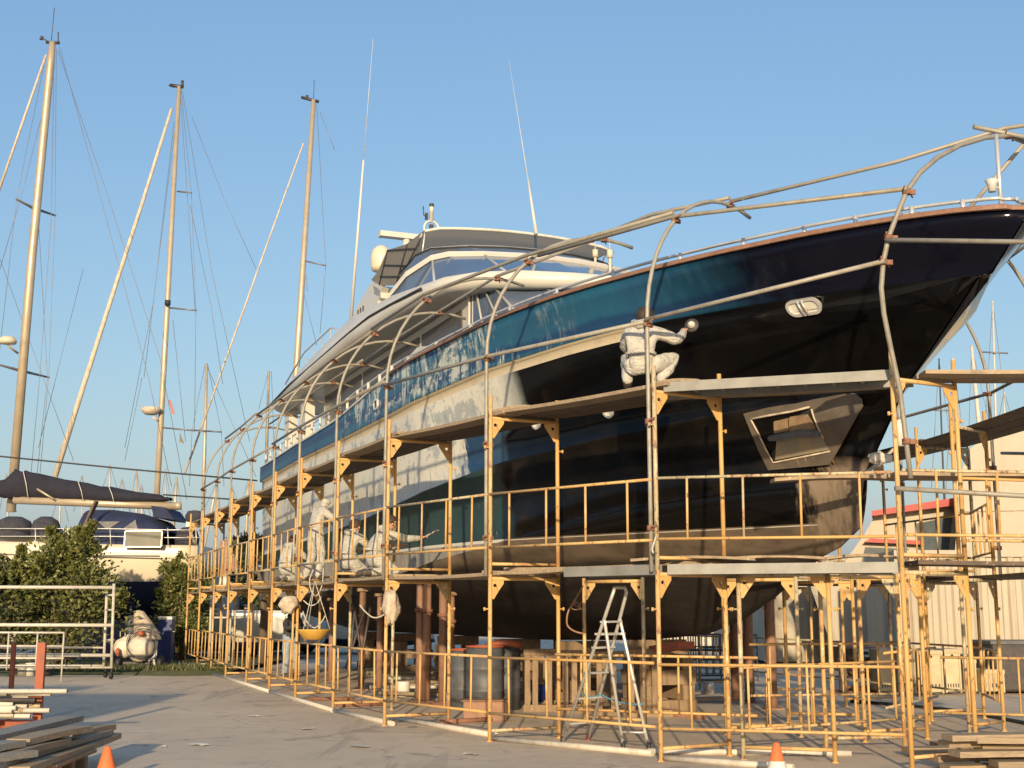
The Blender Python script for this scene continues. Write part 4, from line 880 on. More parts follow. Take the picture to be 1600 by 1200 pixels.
def person(label, loc, rotz, J, top='cover', legs='cover', hood=False, hair=True, scale=1.0, group='workers in white coveralls'):
    t = thing('person', label, 'person', loc, rotz, group); t.scale = (scale,) * 3
    base = {'pelvis': (.155, .135), 'spine': (.15, .125), 'chest': (.165, .135), 'neck': .062, 'head': (.088, .10), 'crown': (.072, .085)}
    V3 = lambda k: Vector(J[k]); nodes = {k: (J[k], base[k]) for k in base}
    edges = [('pelvis', 'spine'), ('spine', 'chest'), ('chest', 'neck'), ('neck', 'head'), ('head', 'crown')]
    hd = V3('head'); up = (V3('crown') - hd).normalized(); fw = Vector(J.get('look', (0, 1, 0))).normalized(); fw = (fw - up * fw.dot(up)).normalized(); sd = fw.cross(up)
    if not hood:
        nodes['nose'] = (tuple(hd + fw * .115 - up * .01), .016); edges.append(('head', 'nose'))
    for s, sg in (('R', 1), ('L', -1)):
        nodes['sh' + s] = (J['sh' + s], .085); nodes['el' + s] = (J['el' + s], .064); nodes['wr' + s] = (J['wr' + s], .045); nodes['hip' + s] = (J['hip' + s], .12)
        nodes['kn' + s] = (J['kn' + s], .085); nodes['an' + s] = (J['an' + s], .062); nodes['toe' + s] = (J['toe' + s], .045)
        edges += [('chest', 'sh' + s), ('sh' + s, 'el' + s), ('el' + s, 'wr' + s), ('pelvis', 'hip' + s), ('hip' + s, 'kn' + s), ('kn' + s, 'an' + s), ('an' + s, 'toe' + s)]
        w_, e_ = V3('wr' + s), V3('el' + s); d = Vector(J['hd' + s]) - w_; d.normalize(); palm = w_ + d * .075
        nodes['pm' + s] = (tuple(palm), (.036, .022)); edges.append(('wr' + s, 'pm' + s))
        ref = Vector((0, 0, 1)) if abs(d.z) < .8 else Vector((0, 1, 0)); ac = d.cross(ref).normalized(); dn = ac.cross(d).normalized() * -1
        for f in range(4):
            o_ = ac * (f - 1.5) * .021 + d * (.03 - abs(f - 1.3) * .004); L = (.034, .04, .037, .028)[f]
            p1 = palm + o_; p2 = p1 + d * L + dn * .008; p3 = p2 + d * L * .6 + dn * .024
            for nm, p, r in (('a', p1, .0105), ('b', p2, .0095), ('c', p3, .008)): nodes['f%d%s%s' % (f, nm, s)] = (tuple(p), r)
            edges += [('pm' + s, 'f%da%s' % (f, s)), ('f%da%s' % (f, s), 'f%db%s' % (f, s)), ('f%db%s' % (f, s), 'f%dc%s' % (f, s))]
        tp = w_ + d * .045; t1 = tp - ac * sg * .04 + d * .012; t2 = t1 + d * .035 - ac * sg * .006 + dn * .012
        nodes['t1' + s] = (tuple(t1), .011); nodes['t2' + s] = (tuple(t2), .009); edges += [('pm' + s, 't1' + s), ('t1' + s, 't2' + s)]
    def sm(a, b):
        if b.startswith('toe'): return 3
        if a.startswith(('pm', 'wr', 'f', 't1')) : return 1
        if b in ('head', 'crown', 'nose'): return 0 if hood else 1
        if a.startswith(('hip', 'kn')) or b.startswith('hip'): return 2
        return 0
    skin_body('body', nodes, edges, sm, [M[top], M['skin'], M[legs], M['shoe']], t)
    if not hood:
        for s in (1, -1):
            m = MB(); m.lathe([(0, -.02), (.016, -.01), (.02, .012), (0, .026)], hd + sd * s * .088 - fw * .005, 8); m.build('ear', M['skin'], t)
            m = MB(); m.lathe([(0, -.009), (.011, 0), (0, .009)], hd + fw * .088 + sd * s * .032 + up * .02, 8); m.build('eye', M['black'], t)
        m = MB(); m.beam(hd + fw * .093 - sd * .022 - up * .05, hd + fw * .093 + sd * .022 - up * .05, .006, .009); m.build('mouth', mk('lips', (.35, .14, .11), vary=0), t)
        # collar of the overall
        nk = V3('neck'); ch = V3('chest'); nd = (nk - ch).normalized(); m = MB(); q = Vector((0, 0, 1)).rotation_difference(nd).to_matrix()
        m.lathe([(.125, -.09), (.118, -.03), (.10, .01), (.085, .02), (.076, .01), (.08, -.03)], nk, 14, 0, q); hq = nk - fw * .09 + Vector((0, 0, .005)); m.tube([hq + sd * .11 + fw * .06, hq + sd * .07 - fw * .01, hq - fw * .03 - Vector((0, 0, .03)), hq - sd * .07 - fw * .01, hq - sd * .11 + fw * .06], [.03, .05, .06, .05, .03], 10); m.build('hood' if False else 'collar', M[top], t)
        if hair:
            rows = []
            rnd = random.Random(len(label))
            for i in range(8):
                ph = math.pi * .60 * i / 7
                row = []
                for j in range(18):
                    th = 2 * math.pi * j / 18; back = -math.cos(th); phh = ph * (.80 + .30 * back); r = .113 + .012 * rnd.random()
                    row.append(hd + up * .035 + fw * (math.sin(phh) * math.cos(th) * r * 1.02) + sd * (math.sin(phh) * math.sin(th) * r * .9) + up * math.cos(phh) * r * 1.0)
                rows.append(row)
            m = MB(); m.grid(rows, 0, True, closed=True); m.build('hair', M['hair'], t)
    ps, sp_ = V3('pelvis'), V3('spine'); wd_ = (sp_ - ps).normalized(); wq = Vector((0, 0, 1)).rotation_difference(wd_).to_matrix(); wc = ps.lerp(sp_, .8); m = MB()
    rows = []
    for zz, k in ((-.018, .0), (-.012, .012), (.012, .012), (.018, .0)):
        rows.append([wc + wq @ Vector(((.165 + k) * math.cos(a) * (1 + .02 * math.sin(9 * a)), (.148 + k) * math.sin(a) * (1 + .02 * math.sin(7 * a)), zz)) for a in np.linspace(0, 2 * math.pi, 25)[:-1]])
    m.grid(rows, 0, True, closed=True); m.build('waistband', M[top], t)
    return t
def pose(**k): return k
SQUAT = pose(pelvis=(0, -.10, .25), spine=(0, -.09, .42), chest=(.01, -.01, .61), neck=(.02, .04, .745), head=(.03, .085, .83), crown=(.035, .09, .91), look=(.35, 1, .05),
    shR=(.17, .0, .665), elR=(.40, .10, .56), wrR=(.45, .30, .70), hdR=(.45, .42, .78), shL=(-.16, .0, .665), elL=(-.24, .22, .52), wrL=(-.06, .38, .52), hdL=(-.02, .5, .58),
    hipR=(.10, -.05, .24), knR=(.36, .24, .40), anR=(.19, .02, .09), toeR=(.26, .17, .045), hipL=(-.10, -.06, .24), knL=(-.22, .32, .44), anL=(-.17, -.0, .09), toeL=(-.2, .17, .045))
KNEEL = pose(pelvis=(0, -.12, .28), spine=(0, -.10, .46), chest=(0, .0, .65), neck=(0, .05, .78), head=(0, .09, .865), crown=(0, .10, .945), look=(0, 1, -.2),
    shR=(.17, .01, .70), elR=(.25, .22, .52), wrR=(.14, .42, .58), hdR=(.12, .54, .64), shL=(-.17, .01, .70), elL=(-.25, .2, .5), wrL=(-.14, .4, .5), hdL=(-.12, .52, .53),
    hipR=(.10, -.09, .27), knR=(.15, .27, .10), anR=(.10, -.20, .09), toeR=(.10, -.33, .06), hipL=(-.10, -.09, .27), knL=(-.15, .27, .10), anL=(-.10, -.20, .09), toeL=(-.10, -.33, .06))
REACH = dict(KNEEL); REACH.update(chest=(.0, .06, .62), neck=(0, .13, .745), head=(0, .18, .825), crown=(0, .20, .905), shR=(.16, .09, .67), elR=(.2, .36, .60), wrR=(.16, .60, .62), hdR=(.15, .74, .66), shL=(-.16, .08, .67))
STAND = pose(pelvis=(0, -.02, .86), spine=(0, -.01, 1.04), chest=(0, .06, 1.23), neck=(0, .13, 1.38), head=(0, .19, 1.46), crown=(0, .21, 1.54), look=(0, 1, -.1),
    shR=(.18, .06, 1.29), elR=(.26, .24, 1.12), wrR=(.18, .46, 1.18), hdR=(.16, .58, 1.24), shL=(-.18, .06, 1.29), elL=(-.24, .2, 1.06), wrL=(-.16, .42, 1.08), hdL=(-.14, .54, 1.1),
    hipR=(.10, -.02, .84), knR=(.12, .06, .48), anR=(.13, -.02, .09), toeR=(.15, .13, .045), hipL=(-.10, -.02, .84), knL=(-.13, .0, .47), anL=(-.16, -.12, .09), toeL=(-.18, .03, .045))
def on_deck(px, py, z, Y): p = A(px, py, Y); p.z = z; return p
DZ1, DZ2 = 2.045, 4.06
sander = person('worker in white coveralls crouching on the upper deck holding a round sander to the hull', on_deck(1004, 603, DZ2, 14.42), R(-14), SQUAT)
person('worker in white coveralls kneeling on the lower deck farthest aft, brown haired', on_deck(452, 913, DZ1, 24.3), R(-36), KNEEL, scale=.9)
person('worker in hooded white coveralls standing on the lower deck facing the hull', on_deck(492, 911, DZ1, 22.5), R(-52), STAND, hood=True, scale=.94)
person('worker in white coveralls kneeling upright behind a scaffold post, dark cap of hair', on_deck(548, 905, DZ1, 21.0), R(-34), KNEEL, scale=.97)
reacher = person('worker in grey white coveralls kneeling and reaching to wipe the teal hull', on_deck(592, 902, DZ1, 19.95), R(-58), REACH, scale=1.0)
person('person in pale jeans and dark jacket standing on the ground under the lower deck', G(452, 1060), R(-140), STAND, top='jacket', legs='jeans', group='people on the ground')
# round sander in the crouching worker's hand, and the cloth of the reaching worker
mw = Matrix.Translation(sander.location) @ Matrix.Rotation(R(-14), 4, 'Z'); c = mw @ Vector((.505, .60, .86))
sd_ = thing('orbital_sander', 'small round white sander pressed against the hull by the crouching worker', 'sander', c); q = Vector((0, 0, 1)).rotation_difference(Vector((.35, .92, -.15)).normalized()).to_matrix()
m = MB(); m.lathe([(0, .06), (.082, .06), (.087, .045), (.082, .03), (0, .03)], (0, 0, 0), 20, 0, q); m.build('pad', M['dark_steel'], sd_)
m = MB(); m.lathe([(.0, .03), (.05, .03), (.045, .01), (.03, -.01), (.02, -.025), (0, -.03)], (0, 0, 0), 20, 0, q); m.build('housing', M['light_plastic'], sd_)
mw = Matrix.Translation(reacher.location) @ Matrix.Rotation(R(-58), 4, 'Z'); c = mw @ Vector((.15, .80, .685))
m = MB(); rows = [[c + Vector((.06 * math.cos(a) * r_ * 2.4, .05 * math.sin(a) * r_, .05 * math.cos(a) * r_ * 1.3 + .02 * math.sin(3 * a + r_ * 4))) for a in np.linspace(0, 2 * math.pi, 15)[:-1]] for r_ in (.1, .5, .9, 1.2, 1.0, .3)]
m.grid(rows, 0, True, closed=True); o = m.build('wiping_cloth', M['light_plastic'], None, c); o.location = c; tag(o, 'crumpled white cloth in the reaching worker\'s hand', 'cloth')

# ------------------------------------------------------------------ stepladder, cones
A1, B1, C1, D1 = G(879, 1160), G(919, 1157), G(974, 1168), G(1014, 1170)
TA, TB = A(958, 926, 15.05), A(979, 926, 15.35)
sl_t = thing('stepladder', 'aluminium stepladder standing open behind the ground fence', 'stepladder', (A1 + B1 + C1 + D1) / 4); o0 = sl_t.location.copy()
m = MB(); m.tube([A1, TA.lerp(A1, .06), TA + Vector((0, 0, .0)), TA + Vector((.02, .02, .06)), TB + Vector((-.02, -.02, .06)), TB, TB.lerp(B1, .06), B1], .021, 8); m.build('front_rail', M['alu'], sl_t, o0)
for P, Q in ((C1, TA), (D1, TB)):
    m = MB(); h_ = Q.lerp(A1 if Q is TA else B1, .17); m.tube([P, P.lerp(h_, .86) + (h_ - Q) * .0, h_.lerp(P, .05), h_], .019, 8); m.build('rear_leg', M['alu'], sl_t, o0)
for f in (.13, .30, .47, .64, .81):
    m = MB(); p, q = A1.lerp(TA, f), B1.lerp(TB, f); m.beam(p, q, .09, .022); m.build('step', M['alu'], sl_t, o0)
m = MB(); m.tube([C1.lerp(TA, .1), D1.lerp(TB, .1)], .012, 6); m.build('brace', M['alu'], sl_t, o0)
m = MB(); m.beam(A1.lerp(TA, .73) + Vector((.03, 0, 0)), B1.lerp(TB, .73) + Vector((.03, 0, 0)), .2, .025); m.build('platform', M['alu'], sl_t, o0)
for P in (A1, B1, C1, D1):
    m = MB(); m.lathe([(.026, 0), (.028, .07), (.0, .07)], P, 10); m.build('foot', M['red'] if P is B1 else M['black'], sl_t, o0)
def sag(p, q, s, n=14): return [Vector(p).lerp(Vector(q), k / n) - Vector((0, 0, s * 4 * (k / n) * (1 - k / n))) for k in range(n + 1)]
m = MB(); m.tube(sag(A1.lerp(TA, .35), B1.lerp(TB, .32), .05) + sag(B1.lerp(TB, .32), D1.lerp(TB, .28), .04), .011, 6); o = m.build('blue_rope', M['bluerope'], None, A1); o.location = A1; tag(o, 'blue rope tied across the legs of the stepladder', 'rope')
def cone(px, py, hgt, label, white):
    top = A(px, py, 12.3); b = Vector((top.x, top.y, 0)); hgt = top.z
    t = thing('traffic_cone', label, 'traffic cone', b, 0, 'orange traffic cones')
    m = MB(); m.lathe([(.115, .03), (.028, hgt - .005), (.018, hgt), (0, hgt)], (0, 0, 0), 20); m.build('cone_body', M['cone'], t)
    m = MB(); m.box((0, 0, .015), (.3, .3, .03)); m.build('base', M['cone'] if not white else M['black'], t)
    m = MB(); r = lambda z: .115 + (.028 - .115) * (z - .03) / (hgt - .035) + .003
    z0, z1 = (.05, hgt - .165) if white else (.05, .10); m.lathe([(r(z0), z0), (r(z1), z1)], (0, 0, 0), 20); m.build('white_band', M['light_plastic'], t)
cone(168, 1166, .4, 'small orange traffic cone beside the plank pile on the pallet', False); cone(1213, 1160, .4, 'orange and white traffic cone in front of the scaffold', True)

# ------------------------------------------------------------------ plank piles, pipe rack
def plank(p, q, wd, th, label, mat='plank_grey', group='loose planks in the left pile', name='loose_plank', rise=0):
    p, q = Vector(p), Vector(q); d = (q - p).normalized(); w_ = Vector((-d.y, d.x, 0)).normalized(); m = MB(); k = 7; rows = []
    for i in range(k):
        f = i / (k - 1); c = p.lerp(q, f); b = .006 * math.sin(f * 5 + p.x * 9); rows.append([c + Vector((0, 0, b)), c + w_ * wd + Vector((0, 0, b)), c + w_ * wd + Vector((0, 0, b - th)), c + Vector((0, 0, b - th))])
    m.grid(rows, 0, False, closed=True); m.add(rows[0], [(0, 1, 2, 3)]); m.add(rows[-1], [(3, 2, 1, 0)])
    o = m.build(name, M[mat], None, p); o.location = p; return tag(o, label, 'plank', group)
LP = [((-70, 1163), (131, 1119), .50, .26, 'long plank on top of the left pile reaching farthest away'), ((-60, 1176), (41, 1157), .45, .22, 'plank under the long top plank, left end out of view'), ((47, 1154), (146, 1133), .455, .24, 'short plank in the middle of the left pile'), ((25, 1176), (112, 1152), .385, .26, 'plank with a broken orange end near the front of the left pile'),
      ((126, 1144), (182, 1131), .375, .20, 'plank with an orange painted end at the right of the left pile'), ((-40, 1203), (178, 1139), .335, .26, 'broad plank low in the left pile'), ((47, 1199), (190, 1145), .275, .24, 'lowest front plank of the left pile resting on the pallet'), ((-60, 1192), (60, 1172), .38, .24, 'half hidden plank at the left of the pile')]
for (x0, y0), (x1, y1), z, wd, lb in LP: plank(G(x0, y0, z), G(x1, y1, z - .0), wd, .055, lb, 'plank' if x1 in (146, 182, 190, 112) else 'plank_grey')
pt = thing('pallet', 'wooden pallet carrying the left plank pile', 'pallet', G(120, 1210)); o0 = pt.location.copy()
pd = (G(190, 1145, 0) - G(47, 1199, 0)).normalized(); pw = Vector((-pd.y, pd.x, 0)); pc = G(128, 1218, 0)
for k in range(3):
    m = MB(); c = pc + pd * (-.5 + k * .42) + pw * .06; m.beam(c + Vector((0, 0, .11)), c + pw * .95 + Vector((0, 0, .11)), .10, .15); m.build('bearer', M['timber'], pt, o0)
for k in range(3):
    m = MB(); c = pc + pw * (.08 + k * .38); m.beam(c - pd * .75 + Vector((0, 0, .205)), c + pd * .55 + Vector((0, 0, .205)), .12, .03); m.build('slat', M['timber'], pt, o0)
    m = MB(); m.beam(c - pd * .75 + Vector((0, 0, .018)), c + pd * .55 + Vector((0, 0, .018)), .12, .03); m.build('slat', M['timber'], pt, o0)
rk = random.Random(4); rp = 0
RP = [(1421, 1170, 2.4, .07, -2, 'pale plank with a red painted end at the foot of the bow post'), (1466, 1183, 2.4, .10, 3, 'plank with a white saw cut end low in the right pile'), (1560, 1190, 2.0, .12, -4, 'front plank low in the right pile'), (1483, 1160, 2.2, .27, 2, 'plank just under the top left board of the right pile'), (1535, 1163, 2.0, .25, -3, 'plank in the middle of the right pile with a dark gap below'),
      (1488, 1150, 2.4, .35, 1, 'grey board on top of the right pile, left end rounded'), (1527, 1153, 2.0, .33, -5, 'reddish ended board on top of the right pile'), (1548, 1173, 2.0, .20, -1, 'plank with a pale square end in the right pile'), (1485, 1198, 2.2, .04, 1, 'bottom plank of the right pile lying on the ground'), (1500, 1176, 2.2, .20, 2, 'hidden bearer plank inside the right pile')]
for px, py, L, z, ang, lb in RP:
    p = G(px, py, z + .03); q = p + Vector((math.cos(R(ang)), math.sin(R(ang)) + .12, 0)) * L; plank(p, q, .23, .055, lb, 'plank', 'loose planks in the right pile')
# offcuts packed under the right pile so that it is carried
for k in range(4): plank(G(1500 + 22 * k, 1185, .0) + Vector((0, .05, .10)), G(1500 + 22 * k, 1185, .0) + Vector((.05, .85, .10)), .1, .1, 'square bearer under the right plank pile, %s from the left' % ORD[k], 'timber', 'bearers under the right plank pile', 'bearer')
# pipe rack
rkt = thing('pipe_rack', 'rack with orange red steel posts holding old scaffold pipes', 'pipe rack', A(40, 1140, 16.8)); o0 = rkt.location.copy(); o0.z = 0; rkt.location.z = 0
for px, y0, y1, Y, wd in ((66, 1004, 1135, 16.3, .10), (22, 1004, 1135, 17.3, .05)):
    p = A(px, y0, Y); q = Vector((p.x - .0, p.y, 0)); m = MB(); m.beam(q, p, wd, .06, up=(0, 1, 0)); m.build('post', M['orange'], rkt, o0)
m = MB(); p = A(66, 1120, 16.35); p.z = .14; m.beam(p + Vector((-2.2, .2, 0)), p + Vector((.1, 0, 0)), .08, .16); m.build('base_beam', M['orange'], rkt, o0)
PP = [(105, 1080, 'yellowish scaffold pipe on top of the rack reaching farthest right', 'white_paint'), (80, 1084, 'second pipe from the top of the rack', 'white_paint'), (67, 1087, 'rust red pipe near the top of the rack', 'orange'), (37, 1092, 'thick pale pipe in the middle of the rack', 'white_paint'), (56, 1094, 'grey square tube in the rack', 'dark_steel'), (21, 1100, 'pale pipe with an open end at the left of the rack', 'white_paint'), (43, 1104, 'pale pipe beside the grey square tube', 'white_paint'), (52, 1101, 'short pipe with a coupling in the rack', 'galv'),
      (17, 1110, 'lower left pale pipe in the rack', 'white_paint'), (48, 1119, 'lowest long pale pipe in the rack', 'white_paint'), (8, 1106, 'pipe end deep in the left of the rack', 'plank'), (64, 1103, 'pipe close to the broad orange post', 'yellow'), (12, 1084, 'pipe end at the upper left of the rack', 'galv'), (78, 1110, 'short pale pipe right of the broad orange post', 'white_paint')]
rq = random.Random(12)
for k in range(16): PP.append((rq.uniform(-20, 62), rq.uniform(1088, 1124), 'pale pipe buried in the middle of the rack heap', rq.choice(('white_paint', 'yellow', 'galv', 'white_paint', 'plank'))))
for k, (px, py, lb, mt) in enumerate(PP):
    p = A(px, py, 16.0 + .06 * (k % 4)); q = p + Vector((-2.6, .25 * ((k * 7) % 5 - 2) * .5 + .2, .0)); m = MB(); m.tube([p, q], .029, 12, caps=False); m.tube([p, q], .022, 12, caps=False)
    o = m.build('rack_pipe', M[mt], None, p); o.location = p; tag(o, lb, 'pipe', 'pipes lying in the orange rack')

# ------------------------------------------------------------------ left: mobile tower, barrier, bush, cart, bin
YT = 29.6
tw = thing('mobile_tower', 'white mobile scaffold tower on castors in front of the hedge', 'scaffold tower', A(100, 1052, YT)); o0 = tw.location.copy(); o0.z = 0; tw.location.z = 0
def tpart(nm, pts, r, mat='white_paint'): m = MB(); m.tube(pts, r, 8); return m.build(nm, M[mat], tw, o0)
for x0, y0, x1, y1, Y in ((178, 912, 174, 1042, YT), (167, 925, 162, 1040, YT + .7), (-110, 912, -112, 1042, YT), (-112, 925, -114, 1040, YT + .7)): tpart('upright', [A(x0, y0, Y), A(x1, y1, Y)], .034)
for y in (918, 977, 1024, 1043): tpart('rail', [A(-110, y - 1, YT), A(176, y, YT)], .04 if y < 1030 else .025)
for y in (930, 953, 1000): tpart('rung', [A(177, y, YT), A(166, y, YT + .7)], .024)
for y in (1012, 1040): tpart('rear_rail', [A(-112, y, YT + .7), A(163, y, YT + .7)], .024)
for px, Y in ((165, YT + .7), (174, YT), (-112, YT), (-113, YT + .7)):
    p = A(px, 1050, Y); m = MB(); m.lathe([(0, -.03), (.075, -.03), (.085, 0), (.075, .03), (0, .03)], (p.x, p.y, .085), 14, 0, Matrix.Rotation(R(90), 3, 'Y')); m.tube([(p.x, p.y, .1), (p.x, p.y, .24)], .02, 6); m.build('castor', M['black'], tw, o0)
bt = thing('steel_barrier', 'low white tubular barrier standing in front of the mobile tower', 'barrier', A(50, 1045, 28.6)); o0 = bt.location.copy(); o0.z = 0; bt.location.z = 0
for y in (988, 1009, 1028): m = MB(); m.tube([A(-60, y, 28.6), A(100, y + .6, 28.6)], .022, 8); m.build('rail', M['white_paint'], bt, o0)
for x in (-60, 14, 59, 100):
    p = A(x, 988, 28.6); m = MB(); m.tube([p, (p.x, p.y, .25 if x in (14, 59) else .0)], .02, 8); m.build('post', M['white_paint'], bt, o0)
for k, (px, py, wd, h_, mt, lb) in enumerate(((47, 1046, .24, .30, 'light_plastic', 'small white bucket under the tower'), (36, 1046, .30, .28, 'galv', 'grey bucket under the tower'), (72, 1047, .3, .2, 'black', 'dark tub under the tower rail'))):
    p = G(px, 1056); t = thing('bucket', lb, 'bucket', p, 0, 'buckets on the ground by the tower'); m = MB(); m.lathe([(0, 0), (wd * .42, 0), (wd * .5, h_), (wd * .46, h_), (wd * .4, .02), (0, .02)], (0, 0, 0), 16); m.build('pail', M[mt], t)
    m = MB(); m.tube([(wd * .5 * math.cos(a), 0, h_ + .04 - .0 + wd * .35 * math.sin(a)) for a in np.linspace(0, math.pi, 9)], .006, 5); m.build('handle', M['wire'], t)

def leaf_cloud(blobs, n, size, rnd):
    v = []; f = []
    for _ in range(n):
        bx, by, bz, rx, ry, rz = rnd.choice(blobs)
        while True:
            a = rnd.gauss(0, 1), rnd.gauss(0, 1), rnd.gauss(0, 1); L = math.sqrt(sum(q * q for q in a))
            if L > 1e-3: break
        rr = rnd.random() ** .35 * (1 + .09 * rnd.gauss(0, 1)); c = Vector((bx + a[0] / L * rx * rr, by + a[1] / L * ry * rr, max(.1, bz + a[2] / L * rz * rr)))
        d = Vector((a[0] / L + rnd.gauss(0, .7), a[1] / L + rnd.gauss(0, .7), a[2] / L * .5 + .55 + rnd.gauss(0, .5))).normalized(); s = d.cross(Vector((rnd.gauss(0, 1), rnd.gauss(0, 1), rnd.gauss(0, 1)))).normalized(); nn = d.cross(s)
        L = size * rnd.uniform(.6, 1.35); w_ = L * .28; i = len(v)
        v += [c, c + d * L * .5 + s * w_ + nn * .01, c + d * L, c + d * L * .5 - s * w_ + nn * .01]; f.append((i, i + 1, i + 2, i + 3))
    return v, f
def bush(label, px, Y, x0, x1, ytop, n, size, mat, seed, name='shrub'):
    rnd = random.Random(seed); b = A(px, 900, Y); b.z = 0; L, Rr = A(x0, 900, Y).x, A(x1, 900, Y).x; H = A(px, ytop, Y).z; W = (Rr - L) / 2; cx = (L + Rr) / 2
    t = thing(name, label, 'shrub', (cx, Y, 0), 0, 'shrubs along the yard edge'); blobs = []
    for k in range(26):
        a = rnd.random() * 6.28; r = rnd.random() ** .6 * W * .8; z = rnd.uniform(.18, .92) * H; w_ = W * rnd.uniform(.22, .42) * (1.15 - .55 * (z / H) ** 2)
        if z > .6 * H: r *= .85
        blobs.append((r * math.cos(a), r * math.sin(a) * .7, z, w_, w_, w_ * .85))
    for k in range(14): blobs.append((rnd.uniform(-.12, .12) * W, 0, H * rnd.uniform(.46, .54), W * .80, W * .6, H * .44))
    blobs = [(x, y, min(z, H - rz * .9), rx, ry, rz) for x, y, z, rx, ry, rz in blobs]
    for k in range(34):      # long shoots breaking the outline
        bx, by, bz, rx, ry, rz = rnd.choice(blobs); a = rnd.random() * 6.28; el = rnd.uniform(.2, 1.2); d = Vector((math.cos(a) * math.cos(el), math.sin(a) * math.cos(el), math.sin(el)))
        p = Vector((bx, by, bz)) + Vector((d.x * rx, d.y * ry, d.z * rz)) * .8; L = rnd.uniform(.15, .38)
        for q in range(4): c = p + d * L * q / 3 + Vector((0, 0, .06 * q / 3)); q % 2 or blobs.append((c.x, c.y, c.z, .09 - .015 * q, .09 - .015 * q, .10))
    v, f = leaf_cloud(blobs, n, size, rnd); m = MB(); m.add(v, f); m.build('crown', M[mat], t, fixn=False)
    tr = MB()
    for k in range(7):
        a = k * .9; tr.tube([(.08 * math.cos(a), .08 * math.sin(a), 0), (.25 * W * math.cos(a), .2 * W * math.sin(a), H * .35), (.55 * W * math.cos(a + .3), .4 * W * math.sin(a + .3), H * .75)], [.05, .035, .012], 6)
    tr.build('trunk', M['bark'], t)
bush('broad dense laurel shrub behind the white mobile tower', 105, 33.4, -6, 206, 826, 26000, .125, 'leaf', 3)
bush('low brownish shrub at the left edge behind the tower', 15, 33.0, -70, 75, 872, 11000, .115, 'leaf_dark', 5)
bush('upright shrub beside the blue container at the scaffold end', 288, 38.4, 236, 340, 860, 15000, .12, 'leaf', 8)
bush('dark shrub behind the aft scaffold bays', 400, 43, 345, 450, 885, 6000, .17, 'leaf_dark', 11)
# cart with tied down tanks
cb = G(222, 1048); ct = thing('tank_cart', 'wheeled cart piled with dirty white tanks tied with hose', 'cart', cb); s_ = cb.y / 2000
def cp(px, py, dy=0.): p = A(px, py, cb.y + dy); return p - cb
q90 = Matrix.Rotation(R(80), 3, 'X')
m = MB(); m.lathe([(0, -.35), (.24, -.33), (.33, -.2), (.33, .25), (.25, .38), (0, .40)], cp(222, 1012), 22, 0, Matrix.Rotation(R(100), 3, 'X')); m.build('tank', M['tank'], ct)
m = MB(); m.lathe([(0, -.3), (.2, -.28), (.27, -.15), (.27, .2), (.2, .3), (0, .32)], cp(198, 1010, .2), 20, 0, Matrix.Rotation(R(60), 3, 'Y')); m.build('tank', M['tank'], ct)
m = MB(); rows = []
for k in range(9):
    f = k / 8; c = cp(217 + 14 * f, 955 + 44 * f, .1); w_ = .12 + .22 * math.sin(f * 1.5); rows.append([c + Vector((w_ * math.cos(a) * (1 + .08 * math.sin(5 * a)), w_ * .8 * math.sin(a), 0)) for a in np.linspace(0, 2 * math.pi, 17)[:-1]])
rows.insert(0, [cp(217, 953, .1)] * 16); m.grid(rows, 0, True, closed=True); m.build('white_cover', M['dirty_cloth'], ct)
m = MB(); m.lathe([(0, -.3), (.13, -.25), (.16, 0), (.12, .28), (0, .32)], cp(205, 980, .25), 14); m.build('grey_bag', M['drum'], ct)
for px, dy in ((186, -.1), (251, -.1)):
    m = MB(); p = cp(px, 1037, dy); m.lathe([(.06, -.06), (.16, -.06), (.19, -.03), (.19, .03), (.16, .06), (.06, .06)], (p.x, p.y, .19), 18, 0, Matrix.Rotation(R(90), 3, 'Y')); m.build('wheel', M['black'], ct)
m = MB(); m.beam(cp(188, 1036), cp(252, 1036), .06, .06); m.beam(cp(190, 1036, .8), cp(250, 1036, .8), .06, .06); m.beam(cp(200, 1036), cp(200, 1036, .8), .05, .05); m.beam(cp(243, 1036), cp(243, 1036, .8), .05, .05); m.build('chassis', M['dark_steel'], ct)
m = MB(); m.tube([cp(240, 1030, -.2), cp(242, 1040, -.25), cp(240, 1047, -.25), cp(245, 1047, -.25), cp(243, 1040, -.25)], .03, 8); m.build('drawbar', M['white_paint'], ct)
for k in range(4):
    rr_ = .36 + .012 * k; c = cp(222, 1012 - k * 3, -.12 - .1 * k); m = MB(); m.tube([c + Vector((rr_ * math.cos(a), .05 * math.sin(2 * a + k), rr_ * math.sin(a))) for a in np.linspace(0, 2 * math.pi, 29)], .012, 5, caps=False); m.build('hose', M['drum'], ct)
m = MB(); p = cp(220, 990, -.35); m.lathe([(0, -.05), (.08, -.05), (.1, 0), (.06, .06), (0, .07)], p, 12); m.build('red_cap', M['orange'], ct)
m = MB(); p = cp(184, 1018, -.2); m.lathe([(0, -.1), (.06, -.08), (.05, .06), (0, .1)], p, 10); m.build('red_valve', M['orange'], ct)
m = MB(); m.tube([cp(188, 995), cp(188, 987), cp(195, 986), cp(196, 995)], .018, 6); m.build('handle', M['white_paint'], ct)
bb = A(258, 1031, 36.3); bb.z = .1; bn = thing('blue_container', 'tall blue plastic container with a flat white lid beside the shrub', 'container', bb)
w_ = .185; hh = A(258, 974, bb.y).z
m = MB(); m.box((0, 0, hh / 2), (w_ * 2, w_ * 1.9, hh), taper=1.04)
for k in range(-1, 2): m.box((k * .09, -w_ * .97, hh * .45), (.03, .02, hh * .8))
m.build('tub', M['blue_bin'], bn); m = MB(); m.box((0, 0, hh + .045), (w_ * 2.12, w_ * 2.05, .09)); m.build('lid', M['light_plastic'], bn, bevel=.015)
